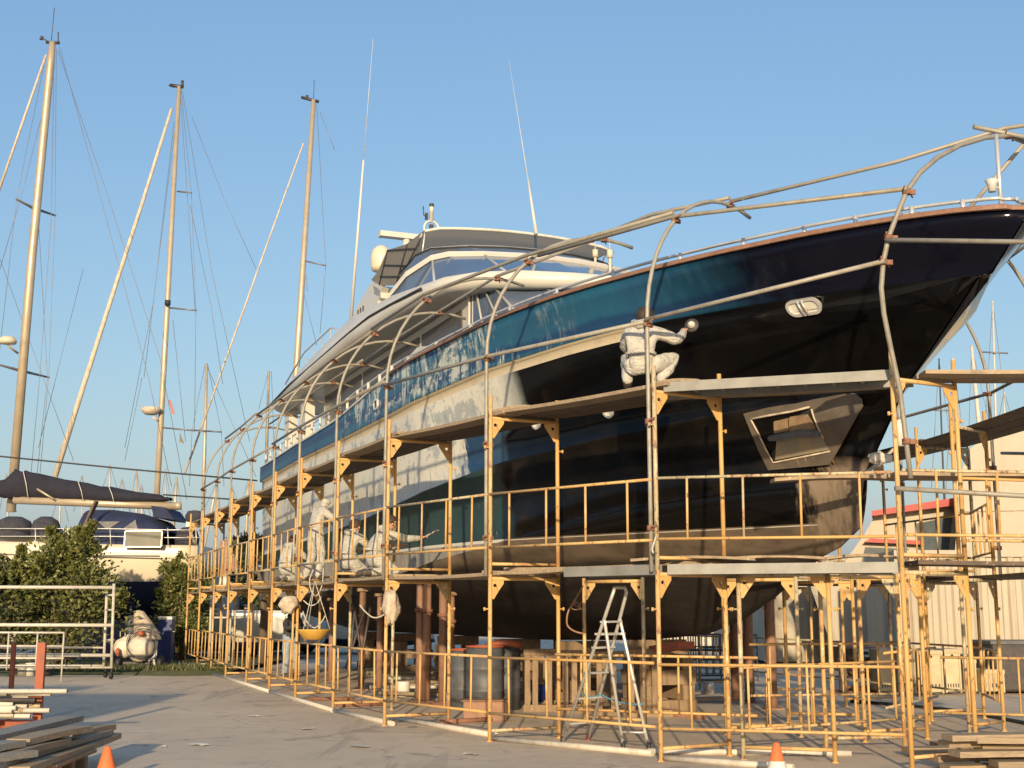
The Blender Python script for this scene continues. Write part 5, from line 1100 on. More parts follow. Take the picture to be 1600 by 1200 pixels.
m = MB(); m.tube([(w_ * 1.0, -.08, hh * .72), (w_ * 1.0 + .05, -.08, hh * .72), (w_ * 1.0 + .05, .08, hh * .72), (w_ * 1.0, .08, hh * .72)], .014, 6); m.build('handle', M['light_plastic'], bn)
m = MB(); m.lathe([(0, 0), (.21, 0), (.225, .05), (.2, .52), (0, .53)], (0, 0, 0), 18); o = m.build('white_drum', M['light_plastic'], None); o.location = Vector((A(244, 1034, 36.6).x, 36.6, .1)); tag(o, 'small white drum half hidden behind the blue container', 'drum')
#--BACKGROUND--
# ------------------------------------------------------------------ under the hull: props, blocks, trestles, drums
def prop(label, T, S, r=.075):
    p = yw(T, S, 0); zt = 0
    # height of the hull bottom at (T, |S|)
    zs = sorted([(abs(b(T)) + db, z(T) + dz) for b, z, t0, db, dz in LINES[8:] if T > t0]); zt = float(np.interp(abs(S), [q[0] for q in zs], [q[1] for q in zs]))
    t = thing('hull_prop', label, 'hull prop', p, 0, 'brown steel props under the hull'); m = MB(); m.tube([(0, 0, .02), (0, 0, zt - .05)], r, 14); m.build('tube', M['brown_prop'], t)
    m = MB(); m.box((0, 0, .01), (.3, .3, .02)); m.build('base_plate', M['brown_prop'], t)
    m = MB(); m.lathe([(r, -.03), (r + .03, -.03), (r + .03, .03), (r, .03)], (0, 0, zt * .72), 14); m.build('collar', M['rust'], t)
    m = MB(); m.box((0, 0, zt - .05), (.22, .22, .06)); m.build('head_plate', M['timber'], t)
side_words = {1: 'near', -1: 'far'}
for px, py, lb in ((655, 1096, 'leftmost of four brown props behind the second last bay before the bend'), (666, 1097, 'second of the four brown props left of the inner yellow post'), (691, 1098, 'third of the four brown props left of the inner yellow post'), (703, 1096, 'rightmost of the four brown props, touching the yellow post')):
    g = G(px, py) - TIP; prop(lb, g.dot(Yx), min(g.dot(Yy), 2.75), .07)
for k, (T, S) in enumerate(((15.0, 2.5), (15.4, 2.75), (18.5, 2.6), (22, 2.6))): prop('brown prop under the near side of the hull aft, %s towards the stern' % ORD[k], T, S, .065)
for k, (T, S) in enumerate(((8.3, -2.1), (9.6, -2.5), (10.2, -2.6), (13.5, -2.6), (18, -2.6))): prop('dark brown prop under the far side of the hull, %s from the bow' % ORD[k], T, S, .085)
def keel_block(label, T):
    t = thing('keel_block', label, 'keel block', yw(T, 0, 0), YROT, 'timber keel blocks'); z = 0; top = z_k(T) - .02; k = 0
    n = 5; h_ = top / n
    for k in range(n):
        for s in (-.28, .28) if k < n - 1 else (0,):
            m = MB(); 
            if k % 2 == 0: m.box((s if k < n - 1 else 0, 0, k * h_ + h_ / 2), (.2, .9, h_ - .004))
            else: m.box((0, s * 1.1, k * h_ + h_ / 2), (.8, .2, h_ - .004))
            m.build('block_timber', M['timber'], t)
for k, T in enumerate((8.2, 11.0, 14, 17.5, 21, 24)): keel_block('stacked timber keel block under the yacht, %s from the bow' % ORD[k], T)
def trestle(label, x0, x1, ybeam, yfoot, Y, legs):
    t = thing('timber_trestle', label, 'trestle', A((x0 + x1) / 2, yfoot, Y), 0, 'wooden trestles under the hull'); o0 = t.location.copy(); zf = max(0, o0.z)
    m = MB(); m.beam(A(x0, ybeam, Y), A(x1, ybeam, Y), .12, .10); m.build('beam', M['timber'], t, o0)
    for x in legs: m = MB(); p = A(x, ybeam, Y); m.beam((p.x, p.y, .1), (p.x, p.y, p.z - .05), .085, .085); m.build('leg', M['timber'], t, o0)
    m = MB(); p, q = A(x0, ybeam, Y), A(x1, ybeam, Y); m.beam((p.x, p.y, .05), (q.x, q.y, .05), .16, .1); m.build('sill', M['timber'], t, o0)
trestle('wooden trestle with three legs left of the stepladder', 818, 872, 1019, 1075, 20.6, (824, 836, 858)); trestle('wooden trestle half hidden behind the stepladder front legs', 876, 926, 1021, 1078, 20.2, (883, 897, 918)); trestle('wooden trestle seen through the stepladder', 930, 975, 1023, 1080, 19.8, (936, 958)); trestle('wooden trestle right of the stepladder', 982, 1048, 1020, 1080, 19.6, (985, 1003, 1022))
trestle('low wooden bench frame under the hull far behind', 790, 850, 1030, 1072, 23, (795, 820, 845))
def drum(label, px, ytop, ybot, Y, r):
    p = A(px, ybot, Y); b = Vector((p.x, p.y, 0)); h_ = A(px, ytop, Y).z; t = thing('steel_drum', label, 'drum', b, 0, 'steel drums under the hull')
    m = MB(); m.lathe([(0, 0), (r, 0), (r, h_ * .32), (r + .015, h_ * .34), (r, h_ * .36), (r, h_ * .65), (r + .015, h_ * .67), (r, h_ * .69), (r, h_), (r - .03, h_), (r - .03, h_ - .02), (0, h_ - .02)], (0, 0, 0), 22); m.build('barrel', M['drum'], t)
    m = MB(); m.tube([((r + .005) * math.cos(a), (r + .005) * math.sin(a), h_) for a in np.linspace(0, 2 * math.pi, 25)], .018, 6, caps=False); m.build('rim', M['orange'], t)
drum('grey blue drum with orange rim behind the rusty box', 757, 1010, 1078, 20.3, .28); drum('second grey blue drum just right of the tallest yellow post', 786, 1008, 1070, 21.0, .28); drum('dark drum left of the grey blue drums', 728, 1015, 1074, 21.2, .27)
o = MB(); p = A(758, 1092, 18.9); o.box((0, 0, .14), (.62, .3, .28)); o.box((0, 0, .288), (.70, .36, .012)); ob = o.build('steel_box', M['brown_prop'], None, bevel=.012); ob.location = (p.x, p.y, 0); tag(ob, 'rusty brown steel box on the ground behind the fence', 'box')
o = MB(); o.beam((-.45, 0, 0), (.45, 0, .0), .28, .10); ob = o.build('keel_wedge', M['orange'], None); ob.location = yw(7.4, .2, 1.02); ob.rotation_euler = (0, .1, YROT); tag(ob, 'orange red wedge plank jammed under the keel near the stepladder', 'wedge')
o = MB(); p = A(786, 1003, 20.4); o.tube([p + Vector((-.25, 0, -.06)), p, p + Vector((.28, 0, -.05))], .05, 8); ob = o.build('orange_float', M['orange'], None, p); ob.location = p; tag(ob, 'bent orange pipe lying over the drums', 'pipe')
for k in range(9):
    y = 1046 + k * 4.6; x0 = 566 + (k * 37) % 30; x1 = 735 + (k * 53) % 70; p, q = G(x0, y, .06), G(x1, y + (k % 3) * 2, .06 + .0); m = MB(); m.tube([p, q], .036, 8); o = m.build('spare_pole', M['plank'] if k % 3 else M['white_paint'], None, p); o.location = p; tag(o, 'pale spare pole lying under the hull, %s from the back' % ORD[k], 'pole', 'spare poles under the hull')
for k in range(4):
    p, q = G(815 + k * 20, 1083 + k * 7, .06), G(1010 + k * 40, 1066 + k * 8, .06); m = MB(); m.beam(p, q, .16, .05); o = m.build('loose_plank', M['plank'], None, p); o.location = p; tag(o, 'plank on the ground behind the stepladder, %s from the back' % ORD[k], 'plank', 'planks lying under the hull')
rt = random.Random(21)
for k, (px, py, mt, lb) in enumerate(((630, 1088, 'light_plastic', 'white paint tin beside the brown props'), (708, 1106, 'alu', 'small metal paint tin right of the brown props'), (842, 1096, 'blue_bin', 'small blue paint tin in front of the first trestle'), (1062, 1100, 'light_plastic', 'white paint tin right of the stepladder behind the fence'), (1108, 1085, 'alu', 'metal tin under the forefoot'), (955, 1090, 'orange', 'orange paint tin seen through the stepladder'))):
    t = thing('paint_tin', lb, 'paint tin', G(px, py), rt.random() * 6, 'paint tins under the hull'); r = rt.uniform(.09, .14); h_ = r * 2.1
    m = MB(); m.lathe([(0, 0), (r, 0), (r, h_), (r * .95, h_ + .008), (r * .85, h_), (0, h_)], (0, 0, 0), 16); m.build('can', M[mt], t); m = MB(); m.tube([(r * math.cos(a), 0, h_ * .9 - .5 * r * math.sin(a)) for a in np.linspace(0, math.pi, 9)], .005, 5); m.build('handle', M['wire'], t)
for k, (px, py) in enumerate(((683, 1122), (560, 1168), (395, 1120), (310, 1165), (735, 1180), (1170, 1192), (255, 1168), (480, 1140))):
    m = MB(); L = rt.uniform(.05, .12); m.grid([[(u * L + .02 * rt.random(), w_ * L * .6, .006 + .02 * rt.random()) for u in (-1, -.3, .4, 1)] for w_ in (-1, 0, 1)], 0, False); o = m.build('paper_scrap', M['light_plastic'], None); o.location = G(px, py); o.rotation_euler = (0, 0, rt.random() * 6); tag(o, 'small pale paper scrap lying on the bare concrete yard', 'scrap', 'paper scraps on the concrete')
# hanging things on the scaffold
def blob(c, r, n, seed, sq=(1, 1, 1)):
    rnd = random.Random(seed); ph = [rnd.uniform(0, 6) for _ in range(6)]; rows = []
    for i in range(11):
        th = math.pi * i / 10; row = []
        for j in range(18):
            a = 2 * math.pi * j / 18; k = 1 + .16 * math.sin(3 * a + ph[0] + 2 * th) + .12 * math.sin(5 * a + ph[1]) + .1 * math.sin(6 * th + ph[2])
            row.append(Vector((r * sq[0] * math.sin(th) * math.cos(a) * k, r * sq[1] * math.sin(th) * math.sin(a) * k, r * sq[2] * math.cos(th) * k)))
        rows.append(row)
    m = MB(); m.grid(rows, 0, True, closed=True); return m
for px, py, Y, r, sq, lb in ((451, 945, 22.75, .15, (1.1, .7, .9), 'dirty cream cloth bundle hanging below the lower deck aft'), (611, 948, 17.95, .14, (.8, .7, 1.5), 'dirty cloth bundle tied to the yellow post before the bend')):
    o = blob(None, r, 0, int(px), sq).build('cloth_bundle', M['dirty_cloth'], None); o.location = A(px, py, Y); tag(o, lb, 'cloth bundle', 'cloth bundles on the scaffold')
def hose(pts, label, r=.011, mat='rope', name='hanging_hose', cat='hose'):
    # smooth the control points
    P = [Vector(p) for p in pts]; Q = []
    for i in range(len(P) - 1):
        a, b, c, d = P[max(i - 1, 0)], P[i], P[i + 1], P[min(i + 2, len(P) - 1)]
        for k in range(6):
            t = k / 6; Q.append(.5 * ((2 * b) + (c - a) * t + (2 * a - 5 * b + 4 * c - d) * t * t + (3 * b - a - 3 * c + d) * t ** 3))
    Q.append(P[-1]); m = MB(); m.tube(Q, r, 6); o = m.build(name, M[mat], None, P[0]); o.location = P[0]; tag(o, label, cat)
hose([A(x, y, 21.6) for x, y in ((504, 862), (505, 890), (503, 915), (494, 931), (486, 922), (484, 905), (490, 890))], 'white air hose looping down from the hooded worker')
hose([A(x, y, 21.8) for x, y in ((474, 938), (485, 946), (496, 942), (502, 932))], 'thin hose sagging under the lower deck aft')
hose([A(x, y, 21.7) for x, y in ((473, 955), (480, 972), (492, 981), (503, 971), (508, 962))], 'second hose loop under the lower deck above the yellow tray')
hose([A(x, y, 19.2) for x, y in ((562, 945), (570, 955), (584, 965), (600, 960), (604, 945))], 'grey hose hanging between two yellow posts')
hose([A(x, y, 16.7) for x, y in ((911, 915), (900, 935), (888, 955), (886, 975), (895, 985), (910, 990))], 'thin brown cable hanging beside the inner post', .012, 'brown_prop')
hose([A(x, y, 16.6) for x, y in ((910, 920), (902, 932), (898, 945), (906, 948), (899, 940), (893, 950), (903, 952), (908, 940))], 'tangle of brown wire tied to the inner post', .007, 'brown_prop')
hose([A(x, y, 13.85) for x, y in ((1025, 838), (1022, 848), (1019, 858), (1021, 864))], 'short white rag string tied to the grey hoop by the stepladder', .012, 'rope', 'rag')
hose([A(x, y, Y) for x, y, Y in ((1345, 742, 14.6), (1372, 725, 14.8), (1398, 700, 15))], 'white cable strung at the stem foot', .02, 'rope')
p = A(490, 985, 21.4); m = MB(); m.lathe([(0, -.16), (.16, -.14), (.27, 0), (.28, .02), (.25, .0), (.15, -.12), (0, -.14)], (0, 0, 0), 20); t = thing('hanging_tray', 'yellow half round tray hanging under the lower deck', 'tray', p); m.build('bowl', M['yplastic'], t)
for a in (0, 2.1, 4.2): m = MB(); m.tube([(.27 * math.cos(a), .27 * math.sin(a), .01), (0, 0, .8)], .007, 5); m.build('cord', M['rope'], t)
p = A(1406, 675, 13.75); t = thing('work_lamp', 'white cylindrical work lamp hanging in front of the stem', 'lamp', p); m = MB(); m.lathe([(0, -.16), (.06, -.15), (.075, .08), (.05, .13), (0, .14)], (0, 0, 0), 14); m.build('lamp_body', M['light_plastic'], t); m = MB(); m.tube([(0, 0, .13), (.01, 0, .35)], .008, 5); m.build('hook', M['rope'], t)
o = blob(None, .085, 0, 77, (1.5, .8, .8)).build('plastic_sheet', M['light_plastic'], None); o.location = A(1374, 716, 14.3); tag(o, 'crumpled white plastic sheet lying on the mid board at the stem', 'plastic sheet')
# folded dark steel stand below the deck
t = thing('steel_stand', 'dark folding steel stand leaning under the hull near the bend', 'stand', A(560, 1000, 21.5)); o0 = t.location.copy()
for (x0, y0), (x1, y1) in (((545, 1002), (556, 930)), ((570, 1002), (550, 930)), ((560, 1005), (580, 940)), ((540, 990), (572, 945))): m = MB(); m.tube([A(x0, y0 + 55, 21.5), A(x1, y1, 21.7)], .022, 6); m.build('leg', M['dark_steel'], t, o0)

# ------------------------------------------------------------------ right background: boat, containers, crates, racks
def poly_prism(mb, px, Y, depth, mi=0):
    k = .42 if max(x for x, y in px) > 1500 else .30
    mb.prism([A(x, y, Y) for x, y in px], (k * depth, depth, 0), mi); return mb
YB = 33.0
cb_ = thing('cabin_boat', 'cream cabin boat with red roof edge standing behind the white container', 'boat', A(1430, 1060, YB)); o0 = cb_.location.copy(); o0.z = 0; cb_.location.z = 0
m = MB(); poly_prism(m, [(1300, 905), (1352, 833), (1370, 800), (1494, 781), (1494, 905)], YB, 3.5); m.build('wheelhouse', M['cream_wall'], cb_, o0)
m = MB(); poly_prism(m, [(1362, 798), (1497, 777), (1497, 789), (1362, 806)], YB - .5, 4.4); m.build('roof', M['red'], cb_, o0)
m = MB(); poly_prism(m, [(1360, 841), (1444, 845), (1444, 851), (1350, 847)], YB - .3, .3); m.build('rubbing_strip', M['red'], cb_, o0)
wm2 = mk('boat_window', (.10, .12, .13), (.07, .09, .10), .15, vary=0)
for px in ([(1432, 818), (1488, 807), (1482, 862), (1432, 866)], [(1352, 855), (1420, 858), (1415, 888), (1345, 885)]):
    m = MB(); poly_prism(m, px, YB - .03, .03); m.build('window', wm2, cb_, o0)
m = MB(); poly_prism(m, [(1260, 900), (1494, 900), (1494, 1010), (1300, 1010)], YB - .2, 3.9); m.build('hull', M['cream_wall'], cb_, o0)
sh = thing('cream_boat', 'big smooth cream hull rising at the right edge behind the container', 'boat', A(1600, 1060, 31.5)); o0 = sh.location.copy(); o0.z = 0; sh.location.z = 0
m = MB(); poly_prism(m, [(1483, 1000), (1497, 790), (1503, 735), (1516, 702), (1545, 676), (1640, 630), (1760, 585), (1760, 1000)], 31.5, 6); m.build('hull', M['cream_wall'], sh, o0)
for y in (800, 845): m = MB(); m.tube([A(1497, y, 31.49), A(1760, y - 6, 31.49)], .012, 4); m.build('seam', M['dirty_cloth'], sh, o0)
def container(label, x0, x1, Y, h_, depth, mat, pitch=.28, z0=.12, rot=0.0):
    a, b = A(x0, 960, Y), A(x1, 960, Y); t = thing('shipping_container', label, 'container', (a.x, Y, 0), rot, 'white containers behind the bow'); W = b.x - a.x; n = max(2, int(W / pitch)); pr = []
    for k in range(n):
        u = k * W / n; s = W / n; pr += [(u, 0), (u + s * .35, 0), (u + s * .5, .045), (u + s * .85, .045)]
    pr.append((W, 0)); m = MB(); m.grid([[(u, d, z0 + .14) for u, d in pr], [(u, d, z0 + h_ - .14) for u, d in pr]], 0, False); m.build('corrugated_side', M[mat], t)
    m = MB(); m.box((W / 2, .03, z0 + .07), (W + .06, .14, .14)); m.build('bottom_rail', M[mat], t); m = MB(); m.box((W / 2, .03, z0 + h_ - .07), (W + .06, .14, .14)); m.build('top_rail', M[mat], t)
    m = MB(); m.box((W / 2, depth / 2 + .06, z0 + h_ / 2), (W - .02, depth - .02, h_ - .02)); m.build('body', M[mat], t)
    for u in (0, W): m = MB(); m.box((u, .03, z0 + h_ / 2), (.1, .18, h_)); m.build('corner_post', M[mat], t)
    return t
c1 = container('long white corrugated container at the right edge with faded red lettering', 1404, 1780, 27.0, 2.66, 2.4, 'cream_wall')
# faded red handwriting on the container's top rail
for pts in ([(1407, 866), (1408, 873)], [(1419, 873), (1424, 867), (1426, 872)], [(1429, 873), (1433, 868), (1434, 873), (1438, 868)], [(1440, 873), (1444, 868), (1445, 873), (1450, 869)], [(1452, 875), (1456, 876)]):
    m = MB(); a = A(1404, 960, 27.0); m.tube([A(x, y, 26.94) - Vector((a.x, 27.0, 0)) for x, y in pts], .016, 5); m.build('red_mark', M['red'], c1)
container('white container seen under the hull right of the props', 1196, 1326, 36.0, 2.9, 5.5, 'cream_wall', .5)
container('grey white shed wall in shade between the two containers', 1325, 1440, 45.0, 3.2, 3, 'white_paint', .4)
container('low white wall under the forefoot behind the black cages', 1020, 1205, 48.0, 3.0, 3, 'white_paint', .9)
for k, (x0, x1, y0, y1, Y, lb) in enumerate(((1374, 1402, 1014, 1086, 24.4, 'pale crate by the rusty shelf'), (1403, 1433, 1012, 1086, 24.3, 'pale crate just left of the bow corner post'), (1439, 1476, 1016, 1083, 24.2, 'pale crate with dark slots behind the thin grey post'), (1477, 1504, 1014, 1083, 24.4, 'pale crate beside the slotted crate'), (1506, 1528, 1030, 1084, 24.6, 'narrow pale crate in the middle of the row'), (1533, 1571, 1046, 1082, 24.4, 'low open crate behind the thick yellow post'))):
    a, b = A(x0, y1, Y), A(x1, y1, Y); h_ = A(x0, y0, Y).z; t = thing('plastic_crate', lb, 'crate', ((a.x + b.x) / 2, Y + .3, 0), 0, 'pale plastic crates'); W = b.x - a.x
    m = MB(); m.box((0, 0, h_ / 2 + .03), (W - .02, .6, h_ - .06)); m.build('tub', M['crate'], t, bevel=.01)
    for u in (-.5, .5): m = MB(); m.box((u * (W - .05), -.308, h_ / 2), (.03, .025, h_ - .08)); m.build('rib', M['crate'], t)
    m = MB(); m.box((0, -.305, h_ - .04), (W, .04, .07)); m.build('rim', M['crate'], t)
    for u in range(5): m = MB(); m.box(((u - 2) * W * .15, -.302, .17), (W * .06, .01, .07)); m.build('slot', M['black'], t)
    if k in (2, 3): m = MB(); m.lathe([(0, 0), (.022, 0), (.022, .012), (0, .012)], (0, -.315, h_ * .86), 10, 0, Matrix.Rotation(R(90), 3, 'X')); m.build('knob', M['black'], t)
p = A(1590, 1085, 24.6); t = thing('dark_skip', 'dark steel skip at the right edge beside the crates', 'skip', (p.x + .4, 25, 0)); m = MB(); m.box((0, 0, .5), (1.6, 1.0, .86), taper=1.1); m.build('tub', M['dark_steel'], t, bevel=.02); m = MB(); m.box((0, 0, .95), (1.82, 1.16, .06)); m.build('rim', M['drum'], t)
t = thing('rusty_shelf', 'shelf frame crammed with rusty couplings near the pale crates', 'shelf', A(1345, 1086, 25.2)); o0 = t.location.copy(); o0.z = 0; t.location.z = 0
for x in (1311, 1345, 1380): m = MB(); p = A(x, 1008, 25.2); m.beam((p.x, p.y, 0), p, .05, .05); m.build('post', M['rust'], t, o0)
for y in (1012, 1034, 1058, 1080): m = MB(); m.beam(A(1310, y, 25.3), A(1381, y, 25.3), .5, .03); m.build('shelf', M['rust'], t, o0)
rs = random.Random(9)
for k in range(26):
    x = rs.uniform(1316, 1374); y = rs.choice((1030, 1053, 1076)); p = A(x, y, 25.1 + rs.random() * .3); m = MB(); d = Vector((rs.uniform(-.2, .2), rs.uniform(-.15, .15), rs.uniform(-.02, .06))); m.tube([p - d, p + d], rs.uniform(.025, .05), 7)
    o = m.build('pipe_coupling', M['rust'] if k % 3 else M['brown_prop'], None, p); o.location = p; tag(o, 'rusty pipe coupling heaped on the shelf by the pale crates', 'coupling', 'rusty couplings on the shelf')
# black wire cages
for k, (x0, x1, lb) in enumerate(((1042, 1088, 'black wire cage under the forefoot, left one'), (1092, 1136, 'black wire cage under the forefoot, middle one'), (1140, 1184, 'black wire cage under the forefoot, right one'))):
    a, b = A(x0, 1050, 29), A(x1, 1050, 29); W = b.x - a.x; t = thing('wire_cage', lb, 'wire cage', (a.x, 29, 0), 0, 'black wire cages')
    for dy in (0, .8):
        for z in (.12, .45, .72, 1.0): m = MB(); m.beam((0, dy, z), (W, dy, z), .03, .03); m.build('rail', M['dark_steel'], t)
        for u in np.linspace(0, 1, 5): m = MB(); m.beam((u * W, dy, 0 if u in (0, 1) else .12), (u * W, dy, 1.0), .025, .025); m.build('bar', M['dark_steel'], t)
    for u in (0, 1): m = MB(); m.beam((u * W, 0, .98), (u * W, .8, .98), .03, .03); m.build('bar', M['dark_steel'], t)
    m = MB(); m.box((W / 2, .4, .11), (W, .8, .03)); m.build('floor', M['dark_steel'], t)
t = thing('ship_railing', 'dark railing of a boat in the shaded gap between the containers', 'railing', A(1370, 1000, 40)); o0 = t.location.copy()
for y in (962, 978, 990): m = MB(); m.tube([A(1318, y, 40), A(1388, y + 1, 40)], .03, 6); m.build('rail', M['drum'], t, o0)
for x in (1320, 1371, 1387): m = MB(); p = A(x, 930 if x == 1371 else 962, 40); m.tube([(p.x, p.y, 0), p], .03, 6); m.build('post', M['drum'], t, o0)
hose([G(x, y, .02) for x, y in ((1330, 1096), (1430, 1104), (1510, 1113), (1570, 1124), (1660, 1142))], 'black hose lying across the yard right of the scaffold', .035, 'black', 'ground_hose')

# ------------------------------------------------------------------ cars behind the far bays
def car(label, px, Y, mat, rot):
    p = A(px, 1000, Y); t = thing('parked_car', label, 'car', (p.x, Y, 0), rot, 'cars parked behind the scaffold'); prof = [(-2.1, .35), (-2.15, .7), (-2.0, .95), (-1.55, 1.0), (-.95, 1.42), (.55, 1.48), (1.35, 1.02), (2.0, .9), (2.15, .65), (2.12, .35)]
    m = MB(); secs = [(-.86, .96), (-.78, 1.0), (.78, 1.0), (.86, .96)]; rows = [[(x * s, y * (.86 if z > 1.1 else 1), .35 + (z - .35) * (s if z > 1 else 1)) for x, z in prof] for y, s in secs]; m.grid(rows, 0, False, closed=True); n = len(prof)
    m.add(rows[0], [tuple(range(n))]); m.add(rows[-1], [tuple(range(n))[::-1]]); m.build('body', M[mat], t, bevel=.03)
    for sg in (1, -1):
        m = MB(); m.prism([(-1.3, sg * .80, 1.03), (1.1, sg * .80, 1.05), (.5, sg * .74, 1.4), (-.9, sg * .74, 1.36)], (0, sg * .03, 0)); m.build('side_window', M['dark_glass'], t)
        for x in (-1.35, 1.35): m = MB(); m.lathe([(0, -.1), (.2, -.1), (.31, -.08), (.32, .08), (.2, .1), (0, .1)], (x, sg * .78, .32), 18, 0, Matrix.Rotation(R(90), 3, 'X')); m.build('wheel', M['black'], t)
        m = MB(); m.box((-2.1, sg * .62, .8), (.1, .3, .14)); m.build('tail_light', M['red'], t); m = MB(); m.box((2.08, sg * .6, .75), (.12, .3, .13)); m.build('headlight', M['light_plastic'], t)
    m = MB(); m.prism([(1.2, -.7, 1.12), (1.2, .7, 1.12), (.62, .62, 1.47), (.62, -.62, 1.47)], (.03, 0, .02)); m.build('windscreen', M['dark_glass'], t)
car('silver car partly hidden by the aft scaffold bays', 415, 47, 'car_silver', R(20)); car('dark car with red tail light behind the scaffold end', 345, 45, 'car_dark', R(8))
t = thing('rubble_cart', 'white trestle frame standing behind the far end of the scaffold', 'trestle', A(345, 1015, 38)); o0 = t.location.copy(); o0.z = 0; t.location.z = 0
for x in (331, 348, 362): m = MB(); p = A(x, 915, 38); m.tube([(p.x, p.y, 0), p], .035, 8); m.build('post', M['white_paint'], t, o0)
for y in (925, 952, 965): m = MB(); m.tube([A(331, y, 38), A(362, y, 38)], .03, 8); m.build('rung', M['white_paint'], t, o0)
p = A(409, 1030, 36); t = thing('bare_tree', 'slim tree with grey bark behind the aft scaffold', 'tree', (p.x, 36, 0)); m = MB(); m.tube([(0, 0, 0), (.03, 0, 1.4), (-.02, 0, 2.2)], [.13, .11, .09], 10); m.tube([(-.02, 0, 2.15), (-.35, .1, 3.0)], [.07, .04], 8); m.tube([(-.02, 0, 2.15), (.3, -.1, 2.9)], [.07, .04], 8); m.build('trunk', M['bark'], t)
v, f = leaf_cloud([(-.4, .1, 3.2, .6, .5, .4), (.35, -.1, 3.0, .5, .5, .35)], 1500, .14, random.Random(2)); m = MB(); m.add(v, f); m.build('crown', M['leaf_dark'], t, fixn=False)

# ------------------------------------------------------------------ sailing boats
def boat_hull(t, o0, x_st, x_bow, Y, hb, z_keel, z_wl, z_sheer0, z_sheer1, mats):
    rows = []; n = 22
    for i in range(n + 1):
        u = i / n; x = x_st + (x_bow - x_st) * u; b = hb * (min(1, .82 + .5 * u) if u < .36 else (1 - ((u - .36) / .64) ** 2.1)); b = max(b, .02); zs = z_sheer0 + (z_sheer1 - z_sheer0) * u * u; kz = z_keel + (z_wl - z_keel) * max(0, (u - .72) / .28) ** 1.5 * 1.1 + (z_wl - z_keel) * max(0, (.15 - u) / .15) * .5
        half = [(b, zs), (b * 1.02, zs - .12), (b * 1.0, zs - (zs - z_wl) * .55), (b * .93, z_wl), (b * .90, z_wl - .06), (b * .62, (z_wl + kz) / 2 - .05), (0.02, min(kz, z_wl - .1))]
        rows.append([(x, Y - y, z) for y, z in half] + [(x, Y + y, z) for y, z in half[::-1]])
    m = MB()
    cols = len(rows[0])
    for j in range(cols - 1):
        k = j if j < 6 else 12 - j; mi = 0 if k < 3 else (2 if k == 3 else 1)
        m.grid([[r[j], r[j + 1]] for r in rows], mi, True)
    m.add(rows[0], [tuple(range(cols))]); m.grid([[r[0], r[-1]] for r in rows], 3, False)
    return m.build('hull', mats, t, o0)
YS = 38.0
sb = thing('sailing_yacht', 'cream sailing yacht with dark sail cover and navy sprayhood behind the hedge', 'sailboat', A(100, 1040, YS), 0, 'sailing boats'); o0 = sb.location.copy(); o0.z = 0; sb.location.z = 0
xs, xb = A(305, 850, YS).x, A(-420, 850, YS).x; zs = A(300, 851, YS).z
boat_hull(sb, o0, xs, xb, YS + 1.9, 1.9, 1.15, A(200, 905, YS).z, zs, zs + .55, [M['cream_hull'], M['navy_hull'], M['white_paint'], M['white']])
def sp(nm, mat, fn, parent=None): m = MB(); fn(m); return m.build(nm, M[mat], parent or sb, o0)
SP = lambda x, y, dy=1.9: A(x, y, YS + dy)
def linep(m, pts, r, dy=1.9): m.tube([A(x, y, YS + dy) for x, y in pts], r, 8)
sp('stripe', 'wire', lambda m: m.tube([A(x, y, YS - .02) for x, y in ((-200, 862), (100, 868), (250, 869))], .022, 5))
sp('mast', 'mast', lambda m: m.tube([SP(17, 800), SP(50, 400), SP(79, 100), SP(82, 66)], [.145, .14, .125, .10], 12))
sp('masthead', 'dark_steel', lambda m: (m.tube([SP(72, 66), SP(93, 67)], .05, 6), m.tube([SP(80, 66), SP(85, 12)], .012, 5), m.tube([SP(91, 66), SP(91, 50)], .02, 5), m.tube([SP(78, 66), SP(65, 59)], .02, 5), m.tube([SP(64, 62), SP(66, 57)], .06, 6)))
for (x0, y0), (x1, y1), (x2, y2) in (((25, 311), (52, 325), (87, 337)), ((-5, 569), (28, 578), (77, 590))):
    m = MB(); m.tube([SP(x0, y0, 1.0), SP(x1, y1), SP(x2, y2, 2.8)], [.03, .05, .03], 6); m.build('spreader', M['wire'], sb, o0)
sp('forestay', 'sail', lambda m: linep(m, [(72, 86), (-6, 310)], .042)); sp('radome', 'cream_hull', lambda m: m.lathe([(0, -.1), (.26, -.08), (.28, .02), (.2, .13), (0, .15)], SP(12, 533, 1.5), 16)); sp('radome_bracket', 'mast', lambda m: m.tube([SP(12, 540, 1.5), SP(28, 552)], .035, 6))
for pts in ([(88, 76), (86, 336), (76, 590), (62, 745)], [(93, 74), (150, 282), (232, 590), (268, 760)], [(91, 80), (165, 296), (250, 560), (292, 780)], [(83, 110), (58, 330), (40, 590)], [(70, 95), (26, 311), (-3, 569)], [(60, 340), (74, 590), (58, 740)], [(78, 130), (35, 300), (0, 420)], [(84, 120), (80, 340), (62, 590), (48, 745)], [(0, 405), (60, 570), (115, 720)]):
    m = MB(); linep(m, pts, .0085); m.build('stay', M['wire'], sb, o0)
sp('boom', 'mast', lambda m: (linep(m, [(22, 781), (150, 786), (278, 791)], .125, 1.2), m.lathe([(0, -.13), (.125, -.125), (.12, .05), (0, .08)], SP(280, 790.5, 1.2), 12, 0, Matrix.Rotation(R(90), 3, 'Y'))))
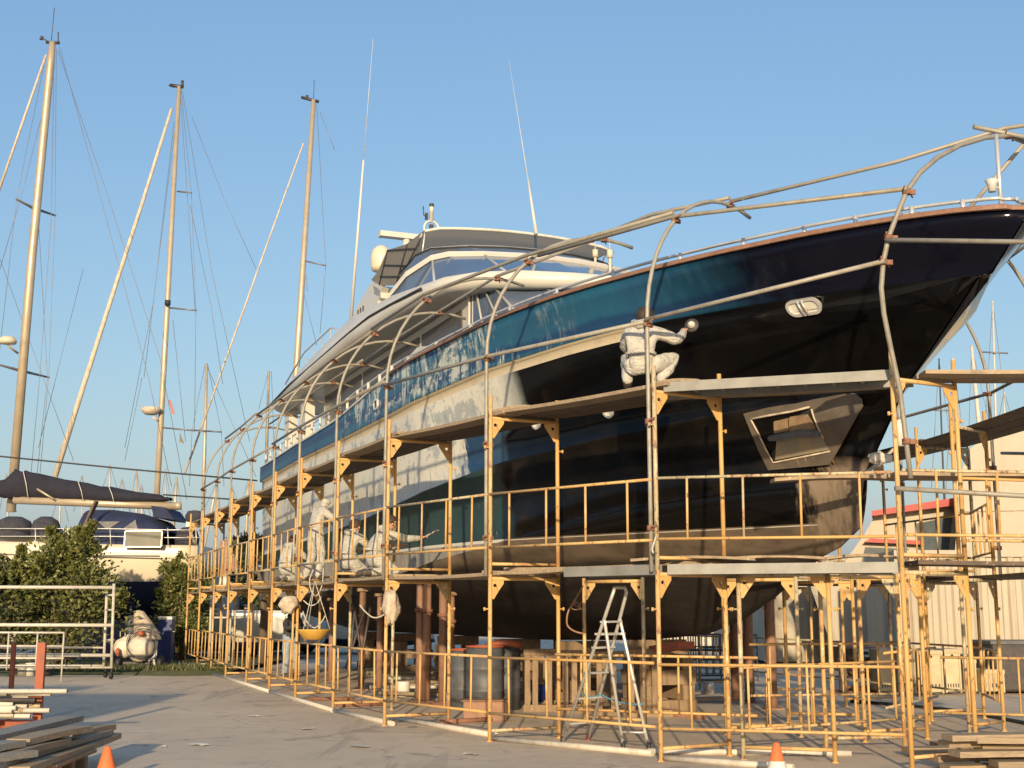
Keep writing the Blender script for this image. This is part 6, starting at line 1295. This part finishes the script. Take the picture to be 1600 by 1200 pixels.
def cover_fn(m):
    top = [(-30, 762), (8, 748), (22, 733), (45, 737), (120, 752), (190, 764), (245, 772), (268, 778)]; bot = [(-30, 775), (8, 778), (22, 780), (45, 779), (120, 782), (190, 786), (245, 785), (268, 782)]
    rows = []
    pp = []
    for k in range(len(top) - 1):
        for j in range(4): f = j / 4; pp.append(((top[k][0] * (1 - f) + top[k + 1][0] * f, top[k][1] * (1 - f) + top[k + 1][1] * f + (1.2 if j == 2 else 0)), (bot[k][0] * (1 - f) + bot[k + 1][0] * f, bot[k][1] * (1 - f) + bot[k + 1][1] * f)))
    pp.append((top[-1], bot[-1]))
    for a, b in pp:
        p, q = SP(*a, 1.2), SP(*b, 1.2); c = (p + q) / 2; h_ = (p - q).length / 2; rows.append([c + Vector((.03 * math.sin(5 * th + len(rows)), (.22 + .04 * math.sin(3 * th + 2.1 * len(rows))) * math.cos(th) * (1 - .5 * max(0, math.sin(th))), h_ * math.sin(th) * (1 + .05 * math.sin(4 * len(rows) + th)))) for th in np.linspace(0, 2 * math.pi, 13)[:-1]])
    m.grid(rows, 0, True, closed=True)
sp('sail_cover', 'sailcover', cover_fn)
def hood_fn(m):
    rows = []
    for x, y0, w_ in ((128, 850, .3), (134, 818, 1.0), (146, 797, 1.25), (180, 797, 1.3), (225, 803, 1.35), (262, 815, 1.3), (270, 832, 1.2)):
        zt = A(x, y0, YS + 1.9).z; X = A(x, y0, YS + 1.9).x; zb = zs + .02; rows.append([(X, YS + 1.9 + w_ * math.cos(th), zb + (zt - zb) * max(0, math.sin(th)) ** .45) for th in np.linspace(math.pi, 0, 13)][::-1])
    m.grid(rows, 0, True)
for x, y0, y1 in ((36, 735, 779), (122, 752, 782), (170, 760, 785)): sp('lashing', 'light_plastic', lambda m: m.tube([SP(x, y0, .96), SP(x + 5, (y0 + y1) / 2, .93), SP(x + 8, y1, .96)], .012, 5))
sp('cover_strut', 'mast', lambda m: m.tube([SP(58, 764, .9), SP(84, 780, .9)], .035, 6))
sh_ = sp('sprayhood', 'navy', hood_fn)
for px in ([(153, 815), (188, 815), (168, 828)], [(190, 828), (212, 812), (216, 828)]): m = MB(); m.prism([A(x, y, YS + .62) for x, y in px], (0, -.03, 0)); m.build('clear_panel', M['drum'], sh_, o0)
sp('bimini', 'navy', lambda m: m.prism([SP(236, 790, .9), SP(258, 793, .9), (SP(272, 812, .9)), SP(240, 808, .9)], (0, 1.8, 0)))
sp('cabin_top', 'white', lambda m: m.prism([SP(-60, 850, 1), SP(120, 850, 1), SP(112, 826, 1), SP(-60, 818, 1)], (0, 1.8, 0)))
for px, w_, h_ in ((20, .55, .62), (70, .42, .62), (292, .35, .55)):
    p = SP(px, 850, .75); p.z = zs + (.0 if px > 200 else .25); m = MB(); m.lathe([(w_, 0), (w_ * 1.05, h_ * .4), (w_ * .85, h_ * .8), (w_ * .4, h_), (0, h_)], p, 18); m.build('deck_cover', M['jacket'], sb, o0)
sp('gangplank', 'bark', lambda m: m.beam(SP(151, 783, .1), SP(126, 838, .1), .28, .06))
ph = sp('solar_panel', 'solar', lambda m: m.box(A(224, 842, YS - .08), (1.06, .04, .46)))
m = MB(); c = A(224, 842, YS - .09); [m.box(c + Vector((0, 0, s * .235)), (1.12, .06, .03)) for s in (1, -1)]; [m.box(c + Vector((s * .545, 0, 0)), (.03, .06, .5)) for s in (1, -1)]; m.build('frame', M['alu'], ph, o0)
for y in (826, 838): sp('guard_line', 'alu', lambda m: m.tube([A(x, y + (x > 200) * 2, YS + .1) for x in (-80, 60, 170, 262, 312)], .014, 5))
for x in (-20, 55, 172, 212, 262, 306): sp('stanchion', 'alu', lambda m: m.tube([A(x, 825, YS + .1), A(x + 1, 853, YS + .1)], .016, 6))
sp('stern_arch', 'mast', lambda m: (m.tube([A(305, 850, YS + .3), A(297, 830, YS + .3), A(300, 806, YS + .3)], .05, 8), m.box(A(303, 814, YS + .4), (.34, .5, .36))))
sp('outboard_cover', 'jacket', lambda m: m.lathe([(0, -.2), (.26, -.18), (.28, 0), (.2, .14), (0, .17)], A(304, 806, YS + .3), 14))
for x in (60, 250):
    p = A(x, 950, YS + .6); m = MB(); m.tube([(p.x, p.y, 0), (p.x, p.y + .5, 2.0)], .05, 8); m.build('support_leg', M['dark_steel'], sb, o0)
m = MB(); p = A(150, 950, YS + 1.9); m.box((p.x, p.y, .65), (3.0, .3, 1.3)); m.build('keel', M['navy_hull'], sb, o0)

def sailboat(label, base, top, Y, wpx, spreaders=(), stays=(), furl=None, hull=(0.2, 1.5), L=11, extra=None, mastmat='mast'):
    b, tp = A(*base, Y), A(*top, Y); t = thing('sailing_boat', label, 'sailboat', (b.x, Y, 0), 0, 'sailing boats'); o0 = Vector((b.x, Y, 0)); r = wpx / 2 * Y / 2000
    d = b - tp; foot = tp + d * ((tp.z - hull[1]) / max(.1, (tp.z - b.z))); m = MB(); m.tube([foot, b.lerp(tp, .3), tp], [r, r * .97, r * .72], 10); m.build('mast', M[mastmat], t, o0)
    boat_hull(t, o0, foot.x + L * .5, foot.x - L * .5, Y, L * .14, hull[0], hull[0] + (hull[1] - hull[0]) * .3, hull[1], hull[1] + .3, [M['white'], M['navy_hull'], M['white_paint'], M['white']])
    m = MB(); m.box((foot.x + .5, Y, hull[1] + .2), (L * .4, L * .14, .4)); m.build('cabin_top', M['white'], t, o0)
    for p, q in spreaders: m = MB(); m.tube([A(*p, Y - .02), A(*q, Y - .3)], .03 * max(1, Y / 45), 6); m.build('spreader', M['wire'], t, o0)
    for pts in stays: m = MB(); m.tube([A(*p, Y) for p in pts], .0075 * Y / 38, 5); m.build('stay', M['wire'], t, o0)
    if furl: pts, r1, r2 = furl; k = len(pts); m = MB(); m.tube([A(*p, Y) for p in pts], [r1 + (r2 - r1) * i / (k - 1) for i in range(k)], 10); m.build('furled_headsail', M['sail'], t, o0)
    if extra: extra(t, o0)
    return t
def ex2(t, o0):
    Y = 42
    m = MB(); m.tube([A(266, 133, Y), A(286, 136, Y)], .06, 6); m.tube([A(285, 136, Y), A(285, 126, Y)], .05, 6); m.tube([A(272, 136, Y), A(264, 133, Y)], .03, 5); m.build('masthead', M['dark_steel'], t, o0)
    m = MB(); m.lathe([(0, -.1), (.2, -.1), (.34, .05), (.3, .13), (0, .1)], A(236, 643, Y - .3), 14); m.tube([A(240, 652, Y - .3), A(250, 660, Y)], .04, 6); m.build('horn_radome', M['sail'], t, o0)
    m = MB(); m.lathe([(0, -.1), (.1, -.08), (.1, .08), (0, .1)], A(262, 473, Y - .2), 10); m.build('deck_light', M['black'], t, o0)
    m = MB(); m.prism([A(263, 625, Y), A(266, 624, Y), A(273, 646, Y), A(269, 647, Y)], (0, .02, 0)); m.build('red_pennant', M['red'], t, o0)
    m = MB(); m.prism([A(281, 676, Y), A(288, 694, Y), A(280, 690, Y)], (0, .02, 0)); m.build('grey_flag', M['canvas'], t, o0)
sailboat('sailboat with thick furled headsail, second tall mast from the left', (247, 740), (280, 135), 42, 9.5, (((277, 299), (299, 301)), ((265, 481), (307, 485)), ((252, 668), (305, 673))),
    ([(283, 140), (299, 301), (306, 485), (304, 673)], [(282, 150), (305, 485)], [(285, 142), (330, 420), (390, 690)], [(276, 180), (246, 420), (225, 590)], [(272, 190), (240, 470), (195, 700)], [(300, 183), (350, 310), (400, 420)], [(270, 500), (290, 690)], [(297, 320), (330, 480), (348, 600)], [(222, 590), (195, 720)], [(130, 420), (60, 700)]), ([(268, 170), (223, 315), (177, 457), (131, 601), (86, 745)], .05, .095), extra=ex2)
def ex3(t, o0):
    Y = 46; m = MB(); m.tube([A(471, 152, Y), A(498, 159, Y)], .06, 6); m.tube([A(490, 155, Y), A(491, 125, Y)], .012, 5); m.tube([A(480, 154, Y), A(480, 149, Y)], .05, 6); m.build('masthead', M['dark_steel'], t, o0)
sailboat('sailboat with bright tall mast rising behind the yacht\'s stern', (456, 690), (490, 156), 46, 10.5, (((473, 407), (509, 415)),), ([(495, 165), (509, 415), (500, 520)], [(500, 175), (523, 235)], [(478, 430), (480, 455)], [(470, 440), (495, 540)]), ([(474, 224), (288, 742)], .03, .038), extra=ex3)
sailboat('sailboat with twin lined slim mast between the big masts and the scaffold', (318, 770), (323, 568), 60, 6, (((300, 672), (346, 675)),), ([(320, 572), (300, 672), (296, 760)], [(325, 572), (346, 675), (350, 760)], [(322, 570), (400, 745)]), L=10)
sailboat('distant sailboat with short twin mast left of the yacht\'s stern', (417, 690), (420, 580), 70, 5, (), ([(424, 580), (428, 690)], [(419, 582), (404, 640)]), L=10)
FM = [(171, 770, 172, 726, 3), (213, 810, 213, 733, 4), (222, 810, 221, 757, 3), (258, 815, 259, 732, 3), (272, 810, 276, 745, 5), (93, 815, 95, 760, 3), (128, 800, 128, 742, 2), (190, 800, 191, 748, 2), (386, 800, 388, 750, 5), (366, 805, 362, 760, 4), (12, 800, 10, 740, 3), (330, 800, 340, 750, 4)]
for k, (x0, y0, x1, y1, w_) in enumerate(FM): sailboat('small distant marina sailboat on the left horizon, %s from the left' % ORD[sorted(f[0] for f in FM).index(x0)], (x0, y0), (x1, y1), 95 + (k * 17) % 40, w_, (), ([(x1, y1), (x0 + 14, y0)], [(x1, y1), (x0 - 13, y0)]), L=9, hull=(-.1, 1.0))
RM = [(1497, 780, 1489, 560, 52, 9, 'distant sailboat with thick white mast right of the stem'), (1533, 700, 1518, 540, 55, 7, 'distant sailboat with leaning white mast beside the far hoop'), (1557, 700, 1551, 470, 60, 4, 'distant sailboat with slim grey mast crossing the far grey tube'), (1572, 700, 1569, 612, 75, 4, 'distant sailboat with short mast near the right edge'), (1475, 770, 1467, 560, 62, 3, 'distant sailboat with dark slim mast just right of the stem')]
for x0, y0, x1, y1, Y, w_, lb in RM:
    sailboat(lb, (x0, y0), (x1, y1), Y, w_, (((x1 - 16, y1 + 80), (x1 + 24, y1 + 82)),) if Y > 56 else (), ([(x1, y1), (x0 + 22, y0)], [(x1, y1), (x0 - 20, y0)]), L=9, hull=(.0, 1.3), mastmat='dark_steel' if 'dark' in lb else 'white_paint')
# brown covered boat behind the far scaffold bays
t = thing('covered_boat', 'white boat with brown tent cover behind the far scaffold bays', 'boat', A(355, 1000, 52), 0); o0 = t.location.copy(); o0.z = 0; t.location.z = 0
boat_hull(t, o0, A(430, 900, 52).x, A(250, 900, 52).x, 53, 1.6, .8, 1.6, 2.75, 3.1, [M['cream_hull'], M['navy_hull'], M['white_paint'], M['white']])
m = MB(); m.prism([A(330, 905, 52), A(345, 845, 52), (A(372, 838, 52)), A(392, 905, 52)], (0, 2, 0)); m.build('tent_cover', M['brown_prop'], t, o0); m = MB(); m.prism([A(372, 880, 51.8), A(376, 838, 51.8), A(400, 838, 51.8), A(402, 880, 51.8)], (0, 2, 0)); m.build('dark_cover', M['jacket'], t, o0)
# overhead cables
for k, (pts, lb) in enumerate((((( -60, 706), (0, 713), (200, 733), (402, 751)), 'black overhead cable crossing the masts from the left edge'), (((255, 773), (330, 778), (405, 783)), 'lower black cable running into the far end of the scaffold'))):
    P = [A(x, y, 31.5 if k == 0 else 34) for x, y in pts]; m = MB(); m.tube(P, .022, 6); o = m.build('overhead_cable', M['black'], None, P[0]); o.location = P[0]; tag(o, lb, 'cable')

# unseen white boat added out of frame to shade the left of the yard
t = thing('sailing_boat', 'white sailing boat on the hard outside the left edge of the view', 'sailboat', (-11, 5, 0)); o0 = t.location.copy()
boat_hull(t, o0, -6.9, -19, 8.5, 1.8, .7, 1.5, 3.3, 3.7, [M['white'], M['navy_hull'], M['white_paint'], M['white']])
m = MB(); m.box((-12, 8.5, 3.7), (5, 2.2, .6)); m.build('cabin_top', M['white'], t, o0)
for k in range(6): m = MB(); m.tube([(-7.1 - k * 1.4, 6.9, 3.2), (-7.1 - k * 1.4, 6.9, 4.1)], .02, 6); m.build('stanchion', M['alu'], t, o0)
m = MB(); m.tube([(-7.1, 6.9, 4.08), (-14.5, 6.9, 4.15)], .014, 6); m.build('guard_line', M['alu'], t, o0)
m = MB(); m.box((-12.5, 8.5, .4), (3, .3, .8)); m.build('keel', M['navy_hull'], t, o0)
for x in (-9.5, -14): m = MB(); m.tube([(x, 7.2, 0), (x, 7.6, 1.9)], .05, 8); m.build('support_leg', M['dark_steel'], t, o0)
